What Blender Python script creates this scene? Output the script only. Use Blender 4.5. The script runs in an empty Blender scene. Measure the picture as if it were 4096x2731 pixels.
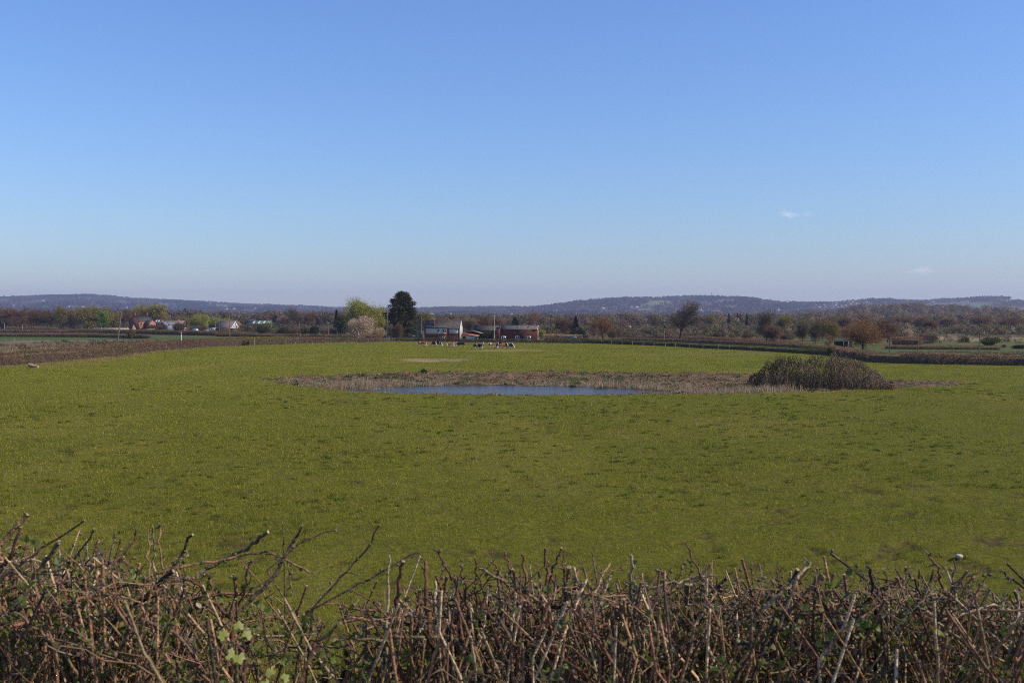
import bpy, bmesh, math, random
import numpy as np
from mathutils import Vector, Matrix, Euler

sc = bpy.context.scene
COL = sc.collection
rad = math.radians

# ------------------------------------------------------------------ camera
F = 3982.0; CX = 2048.0; CY = 1365.5; HOR = 1259.0
TH = math.atan((CY - HOR) / F)
CAMZ = 8.4
cam = bpy.data.cameras.new("camera")
cam.sensor_width = 36.0
cam.lens = 36.0 * F / 4096.0
cam.clip_start = 0.05
cam.clip_end = 40000
cam.dof.use_dof = True
cam.dof.focus_distance = 90
cam.dof.aperture_fstop = 20
camo = bpy.data.objects.new("camera", cam)
camo.location = (0, 0, CAMZ)
camo.rotation_euler = (math.pi / 2 - TH, 0, 0)
COL.objects.link(camo)
sc.camera = camo

# ------------------------------------------------------------------ light
SUN_EL = rad(41); SUN_AZ = rad(103)        # clockwise from +Y
w = bpy.data.worlds.new("World"); sc.world = w
w.use_nodes = True
nt = w.node_tree; nt.nodes.clear()
sky = nt.nodes.new('ShaderNodeTexSky'); sky.sky_type = 'NISHITA'
sky.sun_disc = False; sky.sun_elevation = SUN_EL; sky.sun_rotation = SUN_AZ
sky.altitude = 60; sky.air_density = 1.5; sky.dust_density = 0.08; sky.ozone_density = 3.0
bg = nt.nodes.new('ShaderNodeBackground'); bg.inputs[1].default_value = 0.088
wo = nt.nodes.new('ShaderNodeOutputWorld')
gain = nt.nodes.new('ShaderNodeVectorMath'); gain.operation = 'MULTIPLY'; gain.inputs[1].default_value = (.845, 1.125, 1.77)
nt.links.new(sky.outputs[0], gain.inputs[0]); nt.links.new(gain.outputs[0], bg.inputs[0]); nt.links.new(bg.outputs[0], wo.inputs[0])
sl = bpy.data.lights.new("sun", 'SUN'); sl.energy = 5.0; sl.angle = rad(0.53); sl.color = (1.0, 0.87, 0.68)
so = bpy.data.objects.new("sun", sl)
tosun = Vector((math.sin(SUN_AZ) * math.cos(SUN_EL), math.cos(SUN_AZ) * math.cos(SUN_EL), math.sin(SUN_EL)))
so.rotation_euler = tosun.to_track_quat('Z', 'Y').to_euler()
so.location = (200, 0, 300)
COL.objects.link(so)
sc.view_settings.view_transform = 'Standard'
sc.view_settings.look = 'None'
sc.view_settings.exposure = 0.0
sc.view_settings.gamma = 1.0
sc.cycles.filter_width = 0.9
sc.cycles.transparent_max_bounces = 64
sc.cycles.use_denoising = False
sc.cycles.sample_clamp_indirect = 3.0

# ------------------------------------------------------------------ pixel helpers (photo pixels 4096 x 2731)
_c, _s = math.cos(TH), math.sin(TH)
def rayd(px, py):
    u = CY - py
    return np.array([px - CX, F * _c + u * _s, -F * _s + u * _c])
def W(px, py, d):
    r = rayd(px, py); t = d / r[1]
    return np.array([r[0] * t, d, CAMZ + r[2] * t])
def G(px, py, z=0.0):
    r = rayd(px, py); t = (z - CAMZ) / r[2]
    return np.array([r[0] * t, r[1] * t, z])
def X(px, d): return W(px, HOR, d)[0]
def Z(py, d): return W(CX, py, d)[2]
def S(d): return F / _c / d      # photo pixels per metre at distance d
def BASE(d): return HOR + CAMZ * S(d)

# ------------------------------------------------------------------ noise
def _h(ix, iy, s):
    n = (ix * 374761393 + iy * 668265263 + s * 1442695041) & 0xffffffff
    n = ((n ^ (n >> 13)) * 1274126177) & 0xffffffff
    return ((n ^ (n >> 16)) & 0xffff) / 65535.0
def vn(x, y, s=0):
    x = np.asarray(x, float); y = np.asarray(y, float)
    ix = np.floor(x).astype(np.int64); iy = np.floor(y).astype(np.int64)
    fx = x - ix; fy = y - iy
    fx = fx * fx * (3 - 2 * fx); fy = fy * fy * (3 - 2 * fy)
    a = _h(ix, iy, s); b = _h(ix + 1, iy, s); c = _h(ix, iy + 1, s); d = _h(ix + 1, iy + 1, s)
    return (a * (1 - fx) + b * fx) * (1 - fy) + (c * (1 - fx) + d * fx) * fy
def fbm(x, y, s=0, o=4):
    v = 0; a = 0.5; t = 0
    for i in range(o):
        v = v + a * vn(x * 2 ** i, y * 2 ** i, s + i * 7); t += a; a *= 0.5
    return v / t
def sst(a, b, x):
    t = np.clip((x - a) / (b - a), 0, 1); return t * t * (3 - 2 * t)
def polysd(P, x, y):
    """signed distance, positive inside"""
    x = np.asarray(x, float); y = np.asarray(y, float)
    d = np.full(x.shape, 1e9); ins = np.zeros(x.shape, bool)
    n = len(P)
    for i in range(n):
        ax, ay = P[i][:2]; bx, by = P[(i + 1) % n][:2]
        ex, ey = bx - ax, by - ay
        t = np.clip(((x - ax) * ex + (y - ay) * ey) / (ex * ex + ey * ey + 1e-12), 0, 1)
        d = np.minimum(d, (x - ax - t * ex) ** 2 + (y - ay - t * ey) ** 2)
        c = ((ay > y) != (by > y)) & (x < (bx - ax) * (y - ay) / (by - ay + 1e-12) + ax)
        ins ^= c
    d = np.sqrt(d)
    return np.where(ins, d, -d)

# ------------------------------------------------------------------ mesh / object helpers
def mkmesh(name, V, T, C=None, mats=(), mi=None, smooth=False):
    V = np.asarray(V, np.float32).reshape(-1, 3); T = np.asarray(T, np.int32).reshape(-1, 3)
    m = bpy.data.meshes.new(name)
    m.vertices.add(len(V)); m.vertices.foreach_set('co', V.ravel())
    m.loops.add(len(T) * 3); m.loops.foreach_set('vertex_index', T.ravel())
    m.polygons.add(len(T))
    m.polygons.foreach_set('loop_start', np.arange(0, len(T) * 3, 3, dtype=np.int32))
    m.polygons.foreach_set('loop_total', np.full(len(T), 3, np.int32))
    if mi is not None: m.polygons.foreach_set('material_index', np.asarray(mi, np.int32))
    if smooth: m.polygons.foreach_set('use_smooth', np.ones(len(T), bool))
    if C is not None:
        C = np.asarray(C, np.float32)
        at = m.attributes.new('Col', 'FLOAT_COLOR', 'POINT')
        c4 = np.ones((len(V), 4), np.float32); c4[:, :3] = C
        at.data.foreach_set('color', c4.ravel())
    for mt in mats: m.materials.append(mt)
    m.update(calc_edges=True)
    m.validate()
    return m
class Acc:
    def __init__(s): s.V = []; s.T = []; s.C = []; s.M = []; s.n = 0
    def add(s, V, T, C=(.5, .5, .5), m=0):
        V = np.asarray(V, np.float32).reshape(-1, 3); T = np.asarray(T, np.int64)
        if T.shape[1] == 4: T = np.concatenate([T[:, [0, 1, 2]], T[:, [0, 2, 3]]])
        C = np.asarray(C, np.float32)
        if C.ndim == 1: C = np.tile(C, (len(V), 1))
        s.V.append(V); s.T.append(T + s.n); s.C.append(C); s.M.append(np.full(len(T), m)); s.n += len(V)
    def box(s, x0, x1, y0, y1, z0, z1, C=(.5, .5, .5), m=0):
        V = [(x, y, z) for z in (z0, z1) for x, y in ((x0, y0), (x1, y0), (x1, y1), (x0, y1))]
        s.add(V, np.array([(0, 3, 2, 1), (4, 5, 6, 7), (0, 1, 5, 4), (1, 2, 6, 5), (2, 3, 7, 6), (3, 0, 4, 7)]), C, m)
    def prism(s, poly, y0, y1, C=(.5, .5, .5), m=0):
        """polygon in (x,z), counter-clockwise seen from -y, swept along y"""
        n = len(poly)
        V = [(a, y0, b) for a, b in poly] + [(a, y1, b) for a, b in poly]
        T = [(0, i, i + 1) for i in range(1, n - 1)] + [(n, n + i + 1, n + i) for i in range(1, n - 1)]
        for i in range(n):
            j = (i + 1) % n; T += [(i, n + i, n + j), (i, n + j, j)]
        s.add(V, np.array(T), C, m)
    def tube(s, P, R, C=(.5, .5, .5), k=5, cap=True, m=0, capC=None):
        P = np.asarray(P, float); n = len(P); R = np.broadcast_to(np.asarray(R, float), (n,))
        D = np.gradient(P, axis=0); D /= np.linalg.norm(D, axis=1)[:, None] + 1e-12
        ref = np.array([0.31, 0.17, 0.93]) if abs(D[0] @ np.array([0.31, 0.17, 0.93])) < .9 else np.array([1., 0, 0])
        U = np.cross(D, ref); U /= np.linalg.norm(U, axis=1)[:, None] + 1e-12
        Q = np.cross(D, U)
        a = np.arange(k) * 2 * math.pi / k
        V = P[:, None] + (U[:, None] * np.cos(a)[None, :, None] + Q[:, None] * np.sin(a)[None, :, None]) * R[:, None, None]
        V = V.reshape(-1, 3)
        C = np.asarray(C, float)
        cc = np.repeat(C, k, axis=0) if C.ndim == 2 else np.tile(C, (len(V), 1))
        i = np.arange(n - 1)[:, None] * k; j = np.arange(k)[None]; j2 = (j + 1) % k
        T = np.stack([i + j, i + k + j, i + k + j2, i + j2], -1).reshape(-1, 4)
        T = np.concatenate([T[:, [0, 1, 2]], T[:, [0, 2, 3]]])
        s.add(V, T, cc, m)
        if cap:
            e = V[-k:]; ctr = P[-1] + D[-1] * R[-1] * .25
            s.add(np.vstack([e, ctr]), np.array([(q, k, (q + 1) % k) for q in range(k)])[:, [0, 2, 1]], cc[-1] if capC is None else capC, m)
    def mesh(s, name, mats, smooth=False):
        return mkmesh(name, np.concatenate(s.V), np.concatenate(s.T), np.concatenate(s.C), mats, np.concatenate(s.M), smooth)
    def build(s, name, mats, parent=None, smooth=False):
        if not isinstance(mats, (list, tuple)): mats = [mats]
        return link(name, s.mesh(name, mats, smooth), parent)
def puffy(me, Nv):
    """leaf clumps shade as rounded clumps"""
    me.polygons.foreach_set('use_smooth', np.ones(len(me.polygons), bool))
    me.normals_split_custom_set_from_vertices(np.asarray(Nv, np.float32).tolist() if False else np.asarray(Nv, np.float32))
    return me
def link(name, me, parent=None, loc=None):
    o = bpy.data.objects.new(name, me); COL.objects.link(o)
    if parent: o.parent = parent
    if loc is not None: o.location = loc
    return o
def empty(name, loc=(0, 0, 0), rz=0.0):
    o = bpy.data.objects.new(name, None); o.empty_display_size = .3
    o.location = loc; o.rotation_euler = (0, 0, rz); COL.objects.link(o); return o
def tag(o, label=None, cat=None, group=None, kind=None):
    if label: o['label'] = label
    if cat: o['category'] = cat
    if group: o['group'] = group
    if kind: o['kind'] = kind
    return o
def copy_tree(o, parent=None):
    c = o.copy(); COL.objects.link(c)
    if parent: c.parent = parent
    for ch in list(o.children): copy_tree(ch, c)
    return c
def randdir(rng, n):
    v = rng.normal(size=(n, 3)); return v / (np.linalg.norm(v, axis=1)[:, None] + 1e-9)
def shards(acc, rng, P, D, L, Wd, C, m=0):
    """thin triangles: base at P, pointing along D"""
    n = len(P); R = randdir(rng, n); Sd = np.cross(D, R); Sd /= np.linalg.norm(Sd, axis=1)[:, None] + 1e-9
    L = np.broadcast_to(L, (n,)); Wd = np.broadcast_to(Wd, (n,))
    a = P + Sd * Wd[:, None] * .5; b = P - Sd * Wd[:, None] * .5; c = P + D * L[:, None]
    V = np.stack([a, b, c], 1).reshape(-1, 3)
    C = np.asarray(C); C = np.tile(C, (n, 1)) if C.ndim == 1 else C
    acc.add(V, np.arange(3 * n).reshape(-1, 3), np.repeat(C, 3, axis=0), m)
def jit(rng, n, cols, j=.15):
    cols = np.asarray(cols, float)
    c = cols[rng.integers(0, len(cols), n)]
    return c * (1 + rng.uniform(-j, j, (n, 1)) * 1.5) * (1 + rng.uniform(-j, j, (n, 3)) * .5)

# ------------------------------------------------------------------ materials
ALB = .78      # overall reflectance scale that goes with a 5 W sun
def newmat(name):
    m = bpy.data.materials.new(name); m.use_nodes = True
    t = m.node_tree; t.nodes.clear(); return m, t
def N(t, typ, **kw):
    n = t.nodes.new(typ)
    for k, v in kw.items():
        if k.startswith('i_'): n.inputs[k[2:].replace('_', ' ')].default_value = v
        else: setattr(n, k, v)
    return n
def mat_attr(name, rough=.85, trans=0.0, scale=3.0, amt=.3, bump=0.0, spec=.2):
    m, t = newmat(name)
    a = N(t, 'ShaderNodeAttribute', attribute_name='Col')
    geo = N(t, 'ShaderNodeNewGeometry')
    nz = N(t, 'ShaderNodeTexNoise'); nz.inputs['Scale'].default_value = scale; nz.inputs['Detail'].default_value = 4
    t.links.new(geo.outputs['Position'], nz.inputs['Vector'])
    mr = N(t, 'ShaderNodeMapRange'); mr.inputs[1].default_value = .25; mr.inputs[2].default_value = .75
    mr.inputs[3].default_value = (1 - amt) * ALB; mr.inputs[4].default_value = (1 + amt) * ALB
    t.links.new(nz.outputs['Fac'], mr.inputs[0])
    mx = N(t, 'ShaderNodeVectorMath', operation='SCALE')
    t.links.new(a.outputs['Color'], mx.inputs[0]); t.links.new(mr.outputs[0], mx.inputs['Scale'])
    b = N(t, 'ShaderNodeBsdfPrincipled'); b.inputs['Roughness'].default_value = rough
    b.inputs['Specular IOR Level'].default_value = spec
    t.links.new(mx.outputs[0], b.inputs['Base Color'])
    if bump:
        bp = N(t, 'ShaderNodeBump'); bp.inputs['Strength'].default_value = bump; bp.inputs['Distance'].default_value = .02
        t.links.new(nz.outputs['Fac'], bp.inputs['Height']); t.links.new(bp.outputs[0], b.inputs['Normal'])
    o = N(t, 'ShaderNodeOutputMaterial')
    if trans:
        tr = N(t, 'ShaderNodeBsdfTranslucent'); t.links.new(mx.outputs[0], tr.inputs['Color'])
        ms = N(t, 'ShaderNodeMixShader'); ms.inputs[0].default_value = trans
        t.links.new(b.outputs[0], ms.inputs[1]); t.links.new(tr.outputs[0], ms.inputs[2])
        t.links.new(ms.outputs[0], o.inputs[0])
    else: t.links.new(b.outputs[0], o.inputs[0])
    return m
def mat_plain(name, col, rough=.7, amt=.2, scale=4.0, metal=0, spec=.3, c2=None, thr=.6):
    m, t = newmat(name)
    tc = N(t, 'ShaderNodeTexCoord')
    nz = N(t, 'ShaderNodeTexNoise'); nz.inputs['Scale'].default_value = scale; nz.inputs['Detail'].default_value = 6
    t.links.new(tc.outputs['Object'], nz.inputs['Vector'])
    cr = N(t, 'ShaderNodeValToRGB')
    c = np.array(col) * ALB
    if c2 is not None: c2 = np.array(c2) * ALB
    cr.color_ramp.elements[0].position = .3; cr.color_ramp.elements[0].color = (*(c * (1 - amt)), 1)
    cr.color_ramp.elements[1].position = .7; cr.color_ramp.elements[1].color = (*np.minimum(c * (1 + amt), .9), 1)
    if c2 is not None:
        e = cr.color_ramp.elements.new(thr); e.color = (*np.minimum(c * (1 + amt), .9), 1)
        cr.color_ramp.elements[-1].position = min(thr + .06, 1); cr.color_ramp.elements[-1].color = (*c2, 1)
    t.links.new(nz.outputs['Fac'], cr.inputs[0])
    b = N(t, 'ShaderNodeBsdfPrincipled'); b.inputs['Roughness'].default_value = rough
    b.inputs['Metallic'].default_value = metal; b.inputs['Specular IOR Level'].default_value = spec
    t.links.new(cr.outputs[0], b.inputs['Base Color'])
    o = N(t, 'ShaderNodeOutputMaterial'); t.links.new(b.outputs[0], o.inputs[0])
    return m
def mat_brick(name, c1, c2, mortar=(.3, .27, .24), sc_=1.0):
    m, t = newmat(name)
    tc = N(t, 'ShaderNodeTexCoord'); sp = N(t, 'ShaderNodeSeparateXYZ'); cb = N(t, 'ShaderNodeCombineXYZ')
    ad = N(t, 'ShaderNodeMath', operation='ADD')
    t.links.new(tc.outputs['Object'], sp.inputs[0])
    t.links.new(sp.outputs[0], ad.inputs[0]); t.links.new(sp.outputs[1], ad.inputs[1])
    t.links.new(ad.outputs[0], cb.inputs[0]); t.links.new(sp.outputs[2], cb.inputs[1])
    br = N(t, 'ShaderNodeTexBrick'); br.inputs['Scale'].default_value = 1 / sc_
    br.inputs['Color1'].default_value = (*c1, 1); br.inputs['Color2'].default_value = (*c2, 1)
    br.inputs['Mortar'].default_value = (*mortar, 1); br.inputs['Mortar Size'].default_value = .01
    br.inputs['Brick Width'].default_value = .45; br.inputs['Row Height'].default_value = .15
    t.links.new(cb.outputs[0], br.inputs['Vector'])
    nz = N(t, 'ShaderNodeTexNoise'); nz.inputs['Scale'].default_value = 1.3; nz.inputs['Detail'].default_value = 5
    t.links.new(tc.outputs['Object'], nz.inputs['Vector'])
    mr = N(t, 'ShaderNodeMapRange'); mr.inputs[1].default_value = .3; mr.inputs[2].default_value = .7; mr.inputs[3].default_value = .7 * ALB; mr.inputs[4].default_value = 1.25 * ALB
    t.links.new(nz.outputs['Fac'], mr.inputs[0])
    mx = N(t, 'ShaderNodeVectorMath', operation='SCALE'); t.links.new(br.outputs['Color'], mx.inputs[0]); t.links.new(mr.outputs[0], mx.inputs['Scale'])
    b = N(t, 'ShaderNodeBsdfPrincipled'); b.inputs['Roughness'].default_value = .9
    t.links.new(mx.outputs[0], b.inputs['Base Color'])
    o = N(t, 'ShaderNodeOutputMaterial'); t.links.new(b.outputs[0], o.inputs[0])
    return m
M = {}
M['leaf'] = mat_attr('leafage', .7, .35, 2.0, .25)
M['twig'] = mat_attr('twigs', .85, 0, 2.0, .25)
M['bark'] = mat_attr('bark', .9, 0, 8.0, .4, .4)
M['fgbark'] = mat_attr('hedge_bark', .65, 0, 90.0, .5, .6, .2)
M['fgleaf'] = mat_attr('hedge_leaf', .5, .4, 60.0, .2, 0, .4)
M['far'] = mat_attr('far_wood', .95, 0, .02, .2)
M['paint'] = mat_attr('plain_paint', .7, 0, 1.5, .15)
M['hide'] = mat_attr('animal_hide', .75, 0, 6.0, .12)
M['grass'] = mat_attr('grass_blades', .8, .3, .8, .15, 0, .06)
M['hedge'] = mat_attr('hedge_twigs', .9, .45, 1.0, .3, 0, .05)
M['canopy'] = mat_attr('bare_wood_canopy', .95, .5, .05, .15, 0, .0)
M['glass'] = mat_plain('window_glass', (.03, .04, .05), .12, .3, 2, 0, .6)
M['white'] = mat_plain('white_paint', (.72, .72, .7), .5, .08)
M['hedge'] = mat_attr('hedge_twigs', .9, .45, 1.0, .3, 0, .05)
M['wood'] = mat_plain('weathered_wood', (.13, .1, .07), .9, .35, 9)
M['slate'] = mat_plain('grey_slate', (.085, .075, .068), .9, .3, 1.6, 0, .05, (.2, .185, .16), .64)
M['darkslate'] = mat_plain('dark_slate', (.05, .05, .055), .75, .3, 2)
M['brick'] = mat_brick('red_brick', (.16, .032, .016), (.11, .024, .014), (.13, .08, .06))
M['brick2'] = mat_brick('dark_red_brick', (.2, .05, .03), (.14, .036, .025), (.2, .13, .1))
M['orangebrick'] = mat_brick('orange_brick', (.5, .16, .06), (.4, .12, .05))  # orange brick, also painted on sun-facing walls of the dark brick houses
M['render'] = mat_plain('cream_render', (.6, .57, .48), .9, .08, 3)
M['ridge'] = mat_plain('orange_ridge_tile', (.42, .13, .06), .9, .3, 6)
M['metal'] = mat_plain('grey_metal', (.3, .31, .32), .5, .2, 4, .3)
M['dark'] = mat_plain('dark_opening', (.012, .012, .012), .9, .2)
# ================================================================== GROUND
rngG = np.random.default_rng(5)
outline = np.array([G(*p)[:2] for p in [(1040,1517),(1200,1501),(1350,1496),(1650,1485),(2000,1483),(2500,1487),(3000,1494),(3100,1498),(3300,1508),(3560,1518),(3780,1526),(3920,1535),(3920,1539),(3700,1547),(3500,1556),(3150,1572),(2700,1576),(2400,1579),(2100,1580),(1800,1578),(1550,1571),(1400,1562),(1200,1542),(1090,1526)]])
WZ = -0.9
water = [tuple(G(px, py, WZ)[:2]) for px, py in [(1385,1556),(1450,1552),(1560,1548),(1700,1544),(2000,1541),(2300,1546),(2500,1554),(2660,1566)]]
water = np.array(water + [(19.5, 116), (17.5, 111.5), (12, 109), (4, 108.5), (-4, 108.6), (-12, 109.5), (-18, 112.5), (-22.5, 117)])
# hedge lines bounding the pasture (photo pixels of the hedge foot)
left_line = [G(*p)[:2] for p in [(-420,1530),(-150,1483),(0,1464),(200,1447),(350,1436),(480,1421),(620,1404),(800,1388),(1000,1380),(1250,1373),(1540,1367)]]
back_line = [G(*p)[:2] for p in [(1575,1366.5),(2000,1371),(2350,1373),(2700,1387),(3000,1402),(3250,1416),(3330,1422)]]
right_line = [G(*p)[:2] for p in [(3335,1417),(3440,1436),(3510,1450),(3640,1455),(3800,1458),(4096,1463),(4500,1472)]]
pasture = np.array([(-300, -60)] + [tuple(p) for p in left_line] + [tuple(p) for p in back_line] + [tuple(p) for p in right_line] + [(300, -60)])

def bank(x, y):
    e = 1.2 * np.sin(x * .05)
    t = np.clip((y - 2.7) / (20.5 - 2.7), 0, 1)
    return 6.8 * (1 - t) ** 1.08
def pocks(x, y):
    """hoof-poached hollows in the turf"""
    p = vn(x * 1.1, y * 1.1, 41) * .6 + vn(x * 2.6, y * 2.6, 42) * .4
    big = fbm(x * .07, y * .07, 43, 3)
    right = np.clip((x + 10 - y * .1) / 40, -.3, 1) * .05
    near = np.clip((70 - y) / 50, 0, 1) * .03
    return sst(.745, .82, p + (big - .5) * .25 + right + near - .03)
def gmask(x, y):
    so_ = polysd(outline, x, y); sw = polysd(water, x, y)
    edge = so_ + (fbm(x * .5, y * .5, 3, 3) - .5) * 2.2
    return so_, sw, edge
def knoll(x, y):
    return 15 * np.exp(-((x - 575) / 130) ** 2 - ((y - 1450) / 260) ** 2)
def gz(x, y, detail=False):
    x = np.asarray(x, float); y = np.asarray(y, float)
    z = bank(x, y)
    near = (y > 85) & (y < 175) & (np.abs(x) < 80)
    zp = np.zeros_like(z)
    if near.any():
        so_, sw, edge = gmask(x[near], y[near])
        ins = np.clip(so_, 0, None); dw = np.clip(-sw, 0, None)
        t = np.where(sw > 0, 1, ins / (ins + dw + 1e-6))
        t = np.where(y[near] > 126, t ** .62, t)
        zz = WZ * 1.02 * t - .25 * np.clip(sw, 0, 2)
        md = sst(0, 1, edge) * (1 - sst(-.6, .2, sw))
        zz = zz + md * (fbm(x[near] * 1.1, y[near] * 1.1, 9, 3) - .42) * .8
        zp[near] = zz
    z = z + zp
    far = sst(22, 40, y)
    z = z + far * (fbm(x * .03, y * .03, 2, 3) - .5) * .25 * (1 - sst(85, 100, y) * (1 - sst(160, 180, y)))
    if detail:
        k = (y > 15) & (y < 120)
        d = np.zeros_like(z)
        if k.any():
            xx, yy = x[k], y[k]
            d[k] = (fbm(xx * .9, yy * .9, 71, 3) - .5) * .16 - .10 * pocks(xx, yy)
        z = z + d * (1 - sst(80, 110, y))
    return z + knoll(x, y) * (y > 700)

nA = 640
ang = np.linspace(-rad(50), rad(50), nA)
rr = [5.0]
while rr[-1] < 9500:
    r = rr[-1]
    rr.append(r + (.9 if r < 40 else .22 if r < 75 else .3 if r < 108 else .36 if r < 182 else r * .012 if r < 760 else r * .03))
rr = np.array(rr)
A_, R_ = np.meshgrid(ang, rr)
gx = (R_ * np.sin(A_)).ravel(); gy = (R_ * np.cos(A_) - 20).ravel()
gzv = gz(gx, gy, True)
# ---- ground cover colours, shade between the near blades painted in
WORN = [(1725,1440,8.5,7.5,(.36,.25,.14)),(2015,1402,12,9,(.27,.21,.06)),(1330,1440,14,5,(.2,.175,.05)),(2900,1415,18,9,(.19,.175,.05)),(2080,1397,8,4.5,(.27,.21,.06))]
def worn(x, y):
    m = np.zeros(len(x))
    for px, py, rx, ry, c in WORN[:2] + WORN[4:]:
        p = G(px, py); q = ((x - p[0]) / rx) ** 2 + ((y - p[1]) / ry) ** 2; m = np.maximum(m, sst(1.1, .3, q + (fbm(x * .35, y * .35, 27, 3) - .5) * 1.8))
    return m
def ground_cover(x, y):
    n = len(x)
    base = np.tile(np.array([.164, .157, .016]), (n, 1))
    big = fbm(x * .035, y * .035, 11, 4)[:, None]; mid = fbm(x * .25, y * .25, 12, 3)[:, None]
    base = base * (.92 + .16 * big) + (mid - .5) * np.array([.025, .012, .004])
    base *= (.74 + .26 * sst(45, 170, y))[:, None]           # near thatch darkened to stand in for shade between the blades
    base += sst(.60, .72, fbm(x * .12, y * .04, 14, 3))[:, None] * np.array([.03, .018, .008])
    # drainage / drill lines running across the far pasture
    ys = sst(.62, .75, vn(x * .01, y * .09, 15))[:, None] * sst(140, 180, y)[:, None]
    base += ys * np.array([.02, .014, .004])
    inp = polysd(pasture, x, y)
    # beyond the pasture: strips of field, each with its own cover
    fld = vn(np.floor(x / 170 + .3 * np.floor(y / 90)), np.floor(y / 90), 21)
    pal = np.array([[.10, .12, .02], [.12, .12, .03], [.11, .085, .04], [.085, .10, .02], [.13, .105, .05]])
    far_ = np.clip((y - 330) / 150, 0, 1)[:, None]
    fc = pal[np.clip((fld * 5).astype(int), 0, 4)] * (.8 + .4 * fbm(x * .05, y * .05, 22, 3))[:, None]
    scr = np.array([.13, .095, .055]) * (.7 + .6 * fbm(x * .08, y * .05, 28, 3))[:, None]
    fc = fc * (1 - .75 * far_) + scr * .75 * far_
    out = 1 - sst(-2.5, .5, inp)[:, None]
    col = base * (1 - out) + fc * out
    # rough dead-grass strip left of the left hedge
    rgh = (inp < -1) & (x < -20) & (y < 330) & (y > 60)
    rc = np.array([.20, .145, .075]) * (.6 + .8 * fbm(x * .12, y * .12, 23, 4))[:, None]
    rc = np.where((fbm(x * .06, y * .06, 24, 3) > .6)[:, None], np.array([.07, .11, .03]), rc)
    col = np.where(rgh[:, None], rc, col)
    gl = (x < -75) & (y > 330) & (y < 378) & (x < -0.315 * y)
    col = np.where(gl[:, None], np.array([.075, .115, .022]), col)
    # pale reed and stubble ground at the right
    rt = (x > 118) & (y > 285) & (y < 420)
    s_ = fbm(x * .05, y * .02, 25, 3)
    col = np.where((rt & (s_ > .45))[:, None], np.array([.34, .26, .15]) * (.7 + .5 * mid), col)
    rt2 = (x > 60) & (y > 190) & (y < 255) & (inp < -2)
    col = np.where(rt2[:, None], np.array([.085, .12, .03]) * (.8 + .4 * mid), col)
    # straw margin along the hedge foot and red earth track by the left hedge
    m = (inp > -1) & (inp < 3.2 + 2 * fbm(x * .2, y * .2, 26, 2)) & (y > 60)
    lefts = (x < 0)
    sc_ = np.array([.19, .15, .065]) * (.7 + .6 * mid)
    col = np.where((m & lefts)[:, None], sc_, col)
    tr = np.array([G(*p)[:2] for p in [(150,1472),(300,1458),(420,1442),(500,1427)]])
    dt = np.full(n, 1e9)
    for (a, b) in zip(tr[:-1], tr[1:]):
        e = b - a; t = np.clip(((x - a[0]) * e[0] + (y - a[1]) * e[1]) / (e @ e), 0, 1)
        dt = np.minimum(dt, np.hypot(x - a[0] - t * e[0], y - a[1] - t * e[1]))
    k = sst(2.6, .6, dt + 1.5 * (mid[:, 0] - .5))[:, None]
    col = col * (1 - k) + np.array([.25, .13, .07]) * k
    # worn patches
    for px, py, rx, ry, c in WORN:
        p = G(px, py); q = ((x - p[0]) / rx) ** 2 + ((y - p[1]) / ry) ** 2
        k = (sst(1.1, .3, q + (fbm(x * .35, y * .35, 27, 3) - .5) * 1.8))[:, None] * .85
        col = col * (1 - k) + np.array(c) * (.75 + .5 * mid) * k
    # poached mud hollows and bare crumbs in the near turf
    k = (pocks(x, y) * sst(15, 22, y) * (1 - sst(100, 125, y)))[:, None] * .8
    col = col * (1 - k) + np.array([.075, .052, .026]) * k
    # pond basin
    near = (y > 85) & (y < 175) & (np.abs(x) < 80)
    so_, sw, edge = gmask(x[near], y[near])
    xn, yn = x[near], y[near]
    f1 = fbm(xn * .9, yn * .9, 31, 4)[:, None]; f2 = fbm(xn * .3, yn * .3, 32, 3)[:, None]
    mud = np.array([.185, .118, .062]) * (.35 + 1.1 * f1)
    mud = np.where(f2 > .58, mud * .5 + np.array([.22, .165, .09]) * .5, mud)
    mud = np.where((fbm(xn * .6, yn * .6, 33, 3) > .63)[:, None], np.array([.05, .075, .02]), mud)
    dark = sst(-1.0, .3, sw)[:, None]
    mud = mud * (1 - .6 * dark)
    k = sst(0, .8, edge)[:, None]
    col[near] = col[near] * (1 - k) + mud * k
    return np.clip(col, .004, .7)
gc = ground_cover(gx, gy)
nR = len(rr)
i = np.arange(nR - 1)[:, None] * nA; j = np.arange(nA - 1)[None]
Q = np.stack([i + j, i + j + 1, i + nA + j + 1, i + nA + j], -1).reshape(-1, 4)
gT = np.concatenate([Q[:, [0, 1, 2]], Q[:, [0, 2, 3]]])

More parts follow.
